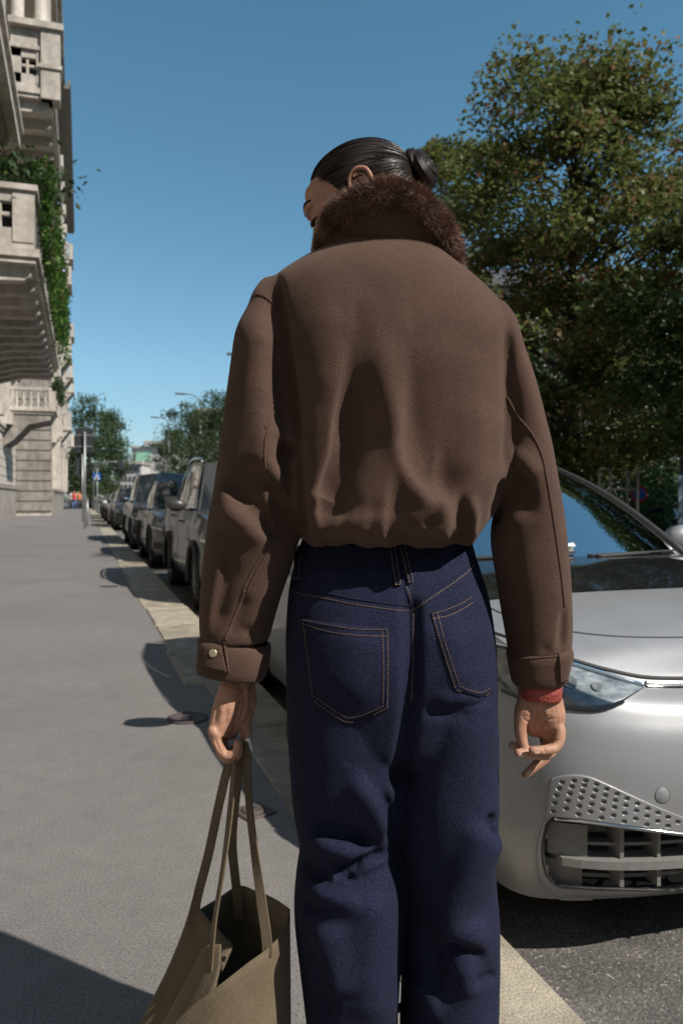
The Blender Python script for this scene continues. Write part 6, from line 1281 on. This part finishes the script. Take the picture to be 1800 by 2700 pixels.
    def face(s, look):
        """generic front: lamps, grille, intake, plate, tail lamps"""
        nq = s.sp.get('nq', 26)
        for sg in (-1, 1):
            a, b = look['lamp_i']; c, d = look['lamp_v']; s.patch('headlight', a * nq, b * nq, c, d, .006, M['lamp_body'], sg); s.patch('headlight_lens', a * nq, b * nq, c, d, .013, M['lamp_glass'], sg); s.patch('daytime_lamp', a * nq, b * nq, c - .0, c + .035, .016, M['white_paint'], sg, 10, 3)
            s.patch('tail_light', len(s.half) - 17, len(s.half) - 9, .72, .93, .008, M['red_lamp'], sg); s.patch('fog_intake', .45 * nq, .78 * nq, .18, .36, .005, M['black_plastic'], sg)
            s.patch('grille', 0, look['grille_i'] * nq, *look['grille_v'], .007, M['gloss_black'], sg); s.patch('lower_intake', 0, .42 * nq, .08, .30, .006, M['black_plastic'], sg)
        for k in range(3):
            vv = look['grille_v'][0] + (look['grille_v'][1] - look['grille_v'][0]) * (k + .5) / 3; mb = MB(); mb.tube([s.pt(abs(t), vv, 1 if t >= 0 else -1, .012) for t in np.linspace(-look['grille_i'] * nq * .95, look['grille_i'] * nq * .95, 19)], .009, 5); mb.build('grille_bar', M['chrome'] if k == 1 else M['black_plastic'], s.root, True)
        p = s.pt(0, .40, 1, .02); mb = MB(); mb.bev(-.26, .26, p[1] - .008, p[1] + .01, p[2] - .055, p[2] + .055, .002); mb.build('number_plate', M['plate'], s.root)
M['lamp_body'] = mat('lamp_body', (0.42, 0.44, 0.45), (0.14, 0.155, 0.165), 24, 0.35, metal=.1, stretch=(1, 1, 3))
silver = carpaint('silver_paint', (0.285, 0.29, 0.305), .30, .46)
# --- the near silver hatchback
HEX = [[(735, 418), (815, 408), (892, 408), (965, 432), (1035, 465), (1105, 498), (1172, 530), (1243, 565), (1312, 598), (1382, 628), (1450, 658), (1517, 690)], [(715, 460), (800, 448), (883, 440), (958, 473), (1025, 508), (1093, 543), (1163, 577), (1235, 613), (1308, 650), (1380, 685), (1450, 717)],
       [(697, 507), (787, 495), (872, 482), (943, 517), (1015, 552), (1088, 590), (1157, 630), (1230, 668), (1307, 708)], [(687, 560), (772, 545), (860, 527), (933, 567), (1005, 605), (1080, 645), (1153, 687)], [(677, 615), (763, 598), (850, 580), (925, 620), (1000, 662)], [(845, 637)]]
HEXP = [(1200 + x * .3827, 1900 + y * .3827) for r_ in HEX for x, y in r_]
OPEN = [(1462, 2157), (1500, 2160), (1600, 2172), (1700, 2186), (1830, 2200), (2000, 2205), (2290, 2205), (2290, 2345), (2000, 2346), (1830, 2347), (1650, 2342), (1520, 2337), (1470, 2330), (1446, 2308), (1434, 2265), (1438, 2200), (1446, 2170)]
def inpoly(x, y, poly):
    r_ = np.zeros(len(x), bool); n = len(poly)
    for k in range(n):
        (x0, y0), (x1, y1) = poly[k], poly[(k + 1) % n]; c = ((y0 > y) != (y1 > y)) & (x < (x1 - x0) * (y - y0) / (y1 - y0 + 1e-12) + x0); r_ ^= c
    return r_
CAR0 = (2.0, 1.70, ROADZ)
def world_px(v):
    X, Y, Z = v[:, 0], v[:, 1], v[:, 2]; a = X * CT - Y * ST; d = X * ST + Y * CT; return CXP + FPX * a / d, HYP - FPX * (Z - HC) / d
def cut_open(s, v, f):
    q = np.array(f); c = v[q].mean(1); c[:, 0] = -abs(c[:, 0]); px, py = world_px(c + np.array(CAR0)); k = inpoly(px, py, OPEN) & (c[:, 1] < .5) & (c[:, 0] > -.86); s.hole = c[k]; return [tuple(int(i) for i in x) for x in q[~k]]
spec0 = dict(L=4.26, W=.905, plan=(3.2, .48, 3.0, .6), nq=80, nv=60, zb=.15, lift=.02, belt=[(0, .735), (.10, .775), (.35, .845), (.75, .915), (1.1, .955), (1.6, .97), (3.0, 1.0), (4.26, 1.0)], crown=[(0, .01), (.2, .035), (.8, .06), (1.2, .06), (4.26, .03)],
             front=[(0, .10), (.07, .045), (.16, .012), (.3, .0), (.5, .0), (.7, .012), (.85, .04), (.94, .075), (1, .13)], rear=[(0, .1), (.2, .02), (.5, 0), (.8, .03), (1, .12)], side=[(0, .05), (.15, .02), (.4, .005), (.6, 0), (.8, .015), (1, .07)],
             rw=.335, wf=.84, wb=2.77, glass=dict(front=(1.12, 1.005, .80, .34, 2.15, 1.515, .60, .30), rear=(4.05, 1.02, .72, .1, 3.75, 1.50, .55, .06), bulge=.05), gw=M['screen_glass'], roofmat=M['gloss_black'], cut=cut_open, lip=.012)
hatch = Car('silver_hatchback', CAR0, spec0, silver, 'silver electric hatchback with hexagon-dimpled bumper parked at the kerb beside the woman')
class WSkin:
    def __init__(s, v, f, off): s.b = BVHTree.FromPolygons([tuple(p) for p in v], f); s.o = Vector(off)
    def hit(s, px, py, off=0.0):
        dx = (px - CXP) / FPX; d = Vector((dx * CT + ST, -dx * ST + CT, (HYP - py) / FPX)).normalized(); p, n, i, t = s.b.ray_cast(Vector((0, 0, HC)) - s.o, d)
        if p is None: return None, None
        if n.dot(d) > 0: n = -n
        return p + n * off, n
fullf = []
_N = len(hatch.half); _nv = hatch.nv
for k in range(2): fullf += [tuple(k * _N * _nv + a * _nv + b for a, b in ((i, j), (i + 1, j), (i + 1, j + 1), (i, j + 1))) for i in range(_N - 1) for j in range(_nv - 1)]
base_ = 2 * _N * _nv; fullf += [tuple(base_ + x for x in (i * 17 + j, i * 17 + j + 1, (i + 1) * 17 + j + 1, (i + 1) * 17 + j)) for i in range(_N - 1) for j in range(16)]
WS = WSkin(hatch.bv, fullf, CAR0)
def both(name, mb, m, smooth=True, parent=None, mirror=True):
    o = mb.build(name, m, parent or hatch.root, smooth)
    if mirror:
        me = o.data.copy(); n = len(me.vertices); co = np.empty(n * 3); me.vertices.foreach_get('co', co); co = co.reshape(-1, 3); co[:, 0] *= -1; me.vertices.foreach_set('co', co.ravel()); me.flip_normals(); me.update(); link(name, me, m, parent or hatch.root, smooth)
    return o
def wline(pts, off=0.0, n=60):
    out = []
    for x, y in spline(pts, n):
        p, nn = WS.hit(x, y, off)
        if p is not None and p.x < .012: out.append(p)
    return out
def wcord(name, pts, r, m, off=0.0, seg=6, mirror=True):
    P = wline(pts, off)
    if len(P) > 2: mb = MB(); mb.tube(P, r, seg); return both(name, mb, m, True, None, mirror)
def wpatch(name, top, bot, m, off, nu=40, nv=12, disp=None, mirror=True, parent=None, edge=True):
    T = spline(top, nu); B = spline(bot, nu); v = []; last = None; keep = []
    for i in range(nu):
        for j in range(nv):
            w = j / (nv - 1); x, y = T[i] * (1 - w) + B[i] * w; p, nn = WS.hit(x, y)
            if p is None or p.x > .01: p, nn = last if last else (Vector((0, 0, .5)), Vector((0, -1, 0)))
            else: last = (p, nn)
            e = 0 if (edge and (i in (0, nu - 1) or j in (0, nv - 1))) else 1; o = off * e - (0.004 if not e else 0)
            if disp is not None: o += disp(x, y)
            v.append(p + nn * o)
    mb = MB(); mb.add(v, [tuple(int(k) for k in q) for q in grid_faces(nu, nv)]); return both(name, mb, m, True, parent, mirror)
# panel with the hexagon dimples
HP = np.array(HEXP)
def dimple(x, y):
    dx = (x - HP[:, 0]) / 6.9; dy = (y - HP[:, 1]) / 5.4; d = np.maximum(np.abs(dx) * .866 + np.abs(dy) * .5, np.abs(dy)).min(); t = min(1, max(0, (1.0 - d) / .16)); return -.0088 * t
wpatch('dimple_panel', [(1452, 2052), (1480, 2044), (1550, 2046), (1590, 2062), (1650, 2090), (1720, 2122), (1800, 2155), (1880, 2182)], [(1438, 2148), (1470, 2152), (1530, 2158), (1590, 2166), (1650, 2174), (1720, 2183), (1800, 2192), (1880, 2196)], silver, .0094, 260, 80, dimple)
wcord('bumper_trim', OPEN[:5] + [(1900, 2202)], .005, M['chrome'], .004, 8)
wcord('bumper_trim', [(1830, 2349), (1650, 2345), (1520, 2340), (1468, 2333), (1443, 2309), (1431, 2265), (1435, 2200), (1446, 2168), (1462, 2156)], .0045, M['black_plastic'], .0, 8)
wcord('bumper_lip', [(1440, 2130), (1418, 2190), (1410, 2264), (1424, 2330), (1460, 2362), (1560, 2370), (1660, 2372), (1740, 2366)], .006, silver, -.002, 8)
# recess behind the opening and its slats
hc_ = hatch.hole
def back(x, z, dep): return None
yb = float(hc_[:, 1].min())
def front_y(x, z): 
    p = WS.b.ray_cast(Vector((x, -3, z)), Vector((0, 1, 0))); return p[0].y if p[0] is not None else .4
def strip(name, z0, z1, depth0, depth1, m, x0=-.73, x1=.73, n=41):
    xs = np.linspace(x0, x1, n); mb = MB(); rg = []
    for x in xs:
        y = front_y(x, (z0 + z1) / 2); rg.append([(x, y + depth0, z0), (x, y + depth0, z1), (x, y + depth1, z1), (x, y + depth1, z0)])
    v, f = loft(rg); mb.add(v, f); return mb.build(name, m, hatch.root, False)
zt_, zb_ = float(hc_[:, 2].max()), float(hc_[:, 2].min())
strip('grille_back', zb_ + .002, zt_ + .03, .085, .10, M['gloss_black'], -.79, .79); zm = zb_ + (zt_ - zb_) * .50
strip('slat', zm - .010, zm + .012, .008, .085, M['grey_plastic'], -.78, .78); strip('slat', zb_ + .008, zb_ + .026, .006, .085, M['grey_plastic']); strip('slat', zt_ - .006, zt_ + .012, .02, .085, M['black_plastic']); strip('slat', zm - .055, zm - .045, .05, .085, M['grey_plastic']); strip('slat', zm + .040, zm + .048, .05, .085, M['grey_plastic'])
for sg in (-1, 1):
    strip('side_blank', zb_ + .02, zm - .01, .035, .085, M['grey_plastic'], min(sg * .80, sg * .715), max(sg * .80, sg * .715), 12); strip('side_blank', zm + .012, zt_ - .02, .035, .085, M['grey_plastic'], min(sg * .80, sg * .715), max(sg * .80, sg * .715), 12)
for x in [e * (.045 + .098 * k) for k in range(7) for e in (-1, 1)]: strip('divider', zb_ + .055, zt_ - .01, .03, .085, M['grey_plastic'], x - .005, x + .005, 3)
# bonnet, cowl and lamp lines
def deckz(x, y): p = WS.b.ray_cast(Vector((x, y, 3)), Vector((0, 0, -1)))[0]; return p.z if p is not None else .95
y_b = [(WS.hit(px, py)[0].x, WS.hit(px, py)[0].y) for px, py in ((1300, 1560), (1502, 1564), (1600, 1563))]; yc0 = y_b[1][1] - .10 * (y_b[1][0] / .8) ** 2
v, f = surf(lambda u, w_: (u * .83, (yc0 + .10 * (u * .83 / .8) ** 2) * (1 - w_) + (1.30 + .34 * u * u) * w_, deckz(u * .83, (yc0 + .10 * (u * .83 / .8) ** 2) * (1 - w_) + (1.30 + .34 * u * u) * w_) + .004), 41, 12, -1, 1, 0, 1); mk('cowl_panel', v, f, M['gloss_black'], hatch.root)
wcord('bonnet_seam', [(1280, 1598), (1320, 1617), (1400, 1642), (1506, 1666), (1621, 1678), (1720, 1681), (1830, 1680), (1960, 1676)], .0030, M['black_plastic'])
wcord('bonnet_seam', [(1296, 1668), (1400, 1702), (1502, 1738), (1600, 1766), (1700, 1786), (1760, 1789), (1830, 1788), (1960, 1784)], .0062, M['black_plastic'])
wcord('light_strip', [(1700, 1800), (1760, 1802), (1830, 1801), (1960, 1797)], .0055, M['chrome'], .001); wcord('light_strip', [(1700, 1810), (1760, 1812), (1830, 1811), (1960, 1807)], .005, M['gloss_black'], .0)
LT, LB = [(1290, 1690), (1340, 1700), (1420, 1722), (1502, 1746), (1600, 1776), (1700, 1809)], [(1290, 1780), (1325, 1826), (1400, 1856), (1500, 1872), (1590, 1874), (1700, 1813)]
wpatch('headlight', LT, LB, M['lamp_body'], .003, 40, 14); wpatch('headlight_lens', LT, LB, M['lamp_glass'], .009, 40, 14)
wcord('headlight_trim', [(1295, 1694), (1340, 1704), (1420, 1727), (1502, 1751), (1600, 1781), (1695, 1811)], .006, M['chrome'], .006); wcord('headlight_trim', [(1325, 1820), (1400, 1850), (1500, 1866), (1590, 1869), (1640, 1852)], .006, M['gloss_black'], .006)
for px, py, r in ((1500, 1800, .020), (1570, 1815, .014)):
    p, nn = WS.hit(px, py, .007); q = Vector((0, 0, 1)).rotation_difference(nn).to_matrix(); mb = MB(); mb.lathe([(0, -.002), (r * .5, -.001), (r * .8, .0005), (r, .0015), (r * 1.05, -.004)], seg=20); mb.v = [tuple(p + q @ Vector(k)) for k in mb.v]; both('lamp_reflector', mb, M['grey_plastic'])
p, nn = WS.hit(1745, 2097, .0); q = Vector((0, 0, 1)).rotation_difference(nn).to_matrix(); mb = MB(); mb.lathe([(.0, .0012), (.0195, .0008), (.0203, .0002), (.0215, -.002)], seg=28); mb.v = [tuple(p + q @ Vector(k)) for k in mb.v]; mb.build('tow_cap', silver, hatch.root, True)
mb = MB(); mb.lathe([(.0203, .0006), (.0211, .0011), (.0218, -.001)], seg=28); mb.v = [tuple(p + q @ Vector(k)) for k in mb.v]; mb.build('tow_cap_ring', M['black_plastic'], hatch.root, True)
# wipers, dashboard, papers, sticker
for u0_, u1_ in ((-.80, -.06), (.0, .80)):
    mb = MB(); mb.tube([hatch.ws(u0_ + (u1_ - u0_) * t, .020 + .020 * t, .010) for t in np.linspace(0, 1, 16)], .0055, 6); w_ = mb.build('wiper', M['black_plastic'], hatch.root, True)
    mb = MB(); mb.tube([hatch.ws(u0_ + (u1_ - u0_) * t, .004 + .030 * t, .016) for t in np.linspace(.05, .55, 10)], [.009] * 5 + [.006] * 5, 6); mb.build('wiper_arm', M['black_plastic'], w_, True)
mb = MB(); mb.prism([(1.25, .95), (2.0, .95), (2.0, .80), (1.25, .80)], 0, -.70, .70); mb.build('dashboard', M['interior'], hatch.root)
mb = MB(); p = np.array(hatch.ws(-.10, .11, -.02)); mb.add([tuple(p + np.array(k)) for k in ((-.13, -.02, 0), (.05, -.06, .005), (.11, .10, .045), (-.09, .13, .04))], [(0, 1, 2, 3)]); mb.build('parking_ticket', M['paper'], hatch.root)
v, f = surf(lambda u, v: hatch.ws(u, v, .002), 6, 4, .42, .58, .88, .95); mk('sticker', v, f, mat('sticker', (.3, .6, .5), (.4, .7, .55), 20, .4), hatch.root)
# --- the other parked cars
def suv(L=4.45, H=1.70, W_=.90, bonnet=1.02, zb=.24, nose=.80): return dict(L=L, W=W_, plan=(3.2, .62, 3.4, .45), zb=zb, belt=[(0, nose), (.12, nose + .07), (.5, bonnet - .03), (1.1, bonnet), (1.8, bonnet + .03), (L - .3, bonnet + .10), (L, bonnet + .06)], crown=[(0, .01), (.4, .05), (1.2, .06), (L, .03)],
    front=[(0, .12), (.12, .04), (.3, .0), (.6, .0), (.85, .03), (1, .10)], rear=[(0, .1), (.2, .02), (.5, 0), (.8, .03), (1, .1)], side=[(0, .06), (.12, .01), (.35, .0), (.5, .015), (.75, .0), (1, .06)], rw=.35, wf=.88, wb=L * .60,
    glass=dict(front=(1.20, bonnet + .03, .82, .20, 1.85, H - .03, .64, .16), rear=(L - .12, bonnet + .10, .74, .06, L - .42, H - .05, .60, .04), bulge=.03), archmat=M['black_plastic'], lip=.035, handles=(2.05, 2.95), seams=(1.35, 2.45, 3.4))
LOOK = dict(lamp_i=(.50, .80), lamp_v=(.70, .86), grille_i=.50, grille_v=(.58, .84))
def ground(px, py): zc = FPX * (HC - ROADZ) / (py - HYP); return pixw(px, py, zc)
grey_green = carpaint('grey_green_paint', (.045, .042, .036), .1, .4); grey = carpaint('light_grey_paint', (.115, .12, .125), .2, .38); navy = carpaint('navy_paint', (.035, .045, .065), .4, .3); charcoal = carpaint('charcoal_paint', (.055, .058, .062), .4, .3); whitep = carpaint('white_paint_car', (.62, .62, .62), .1, .4); brownp = carpaint('brown_van_paint', (.11, .085, .085), .2, .4)
for nm, sp, Yf, Xc, pt_, lb in [
    ('off_road_car', suv(4.5, 1.78, .93, 1.08, .27, .88), 8.15, 2.12, grey_green, 'grey-green off-road car with roof rails beside the brown sleeve'),
    ('grey_crossover', suv(4.45, 1.64, .92, 1.0), 13.9, 2.08, grey, 'light grey crossover with bright daytime lamps parked behind the off-road car'),
    ('blue_minivan', suv(4.6, 1.92, .93, 1.1, .24, .85), 19.2, 2.05, navy, 'dark blue minivan with a high roof behind the grey crossover'),
    ('charcoal_crossover', suv(4.5, 1.66, .92, 1.02), 30.5, 2.05, charcoal, 'charcoal crossover with blue-tinted windscreen behind the gap in the row'),
    ('white_hatchback', suv(4.1, 1.50, .88, .95, .2), 36.5, 2.0, whitep, 'white car behind the charcoal crossover'),
    ('dark_estate', suv(4.4, 1.48, .88, .95, .2), 42.0, 2.0, charcoal, 'dark low car further along the kerb behind the white car'),
    ('silver_saloon', suv(4.3, 1.47, .88, .94, .2), 48.0, 2.0, grey, 'last silver car of the row beside the crossing sign')]:
    c_ = Car(nm, (Xc, Yf, ROADZ), sp, pt_, lb); c_.face(LOOK)
    if nm == 'off_road_car':
        for sg in (-1, 1):
            mb = MB(); e = [np.array(c_.side(sg, t, 1.0, .0)) for t in np.linspace(.08, .92, 14)]; mb.tube([tuple(e[0])] + [tuple(p + np.array((0, 0, .055))) for p in e[1:-1]] + [tuple(e[-1])], .018, 6); mb.build('luggage_rail', M['chrome'], c_.root, True)
v_ = Car('brown_van', (4.6, 27.0, ROADZ), suv(5.2, 2.55, 1.0, 1.25, .28, .95), brownp, 'tall brown van standing out over the roofs of the parked cars', group=None); v_.face(LOOK)
for nm, X, Y, pt_, lb in [('park_side_car', 12.0, 14.0, navy, 'dark car parked sideways beyond the maple trunk')]:
    c_ = Car(nm, (X, Y, 0.012), suv(4.4, 1.5, .88, .95, .2), pt_, lb, group='cars beyond the tree strip', rz=math.radians(70)); c_.face(LOOK)
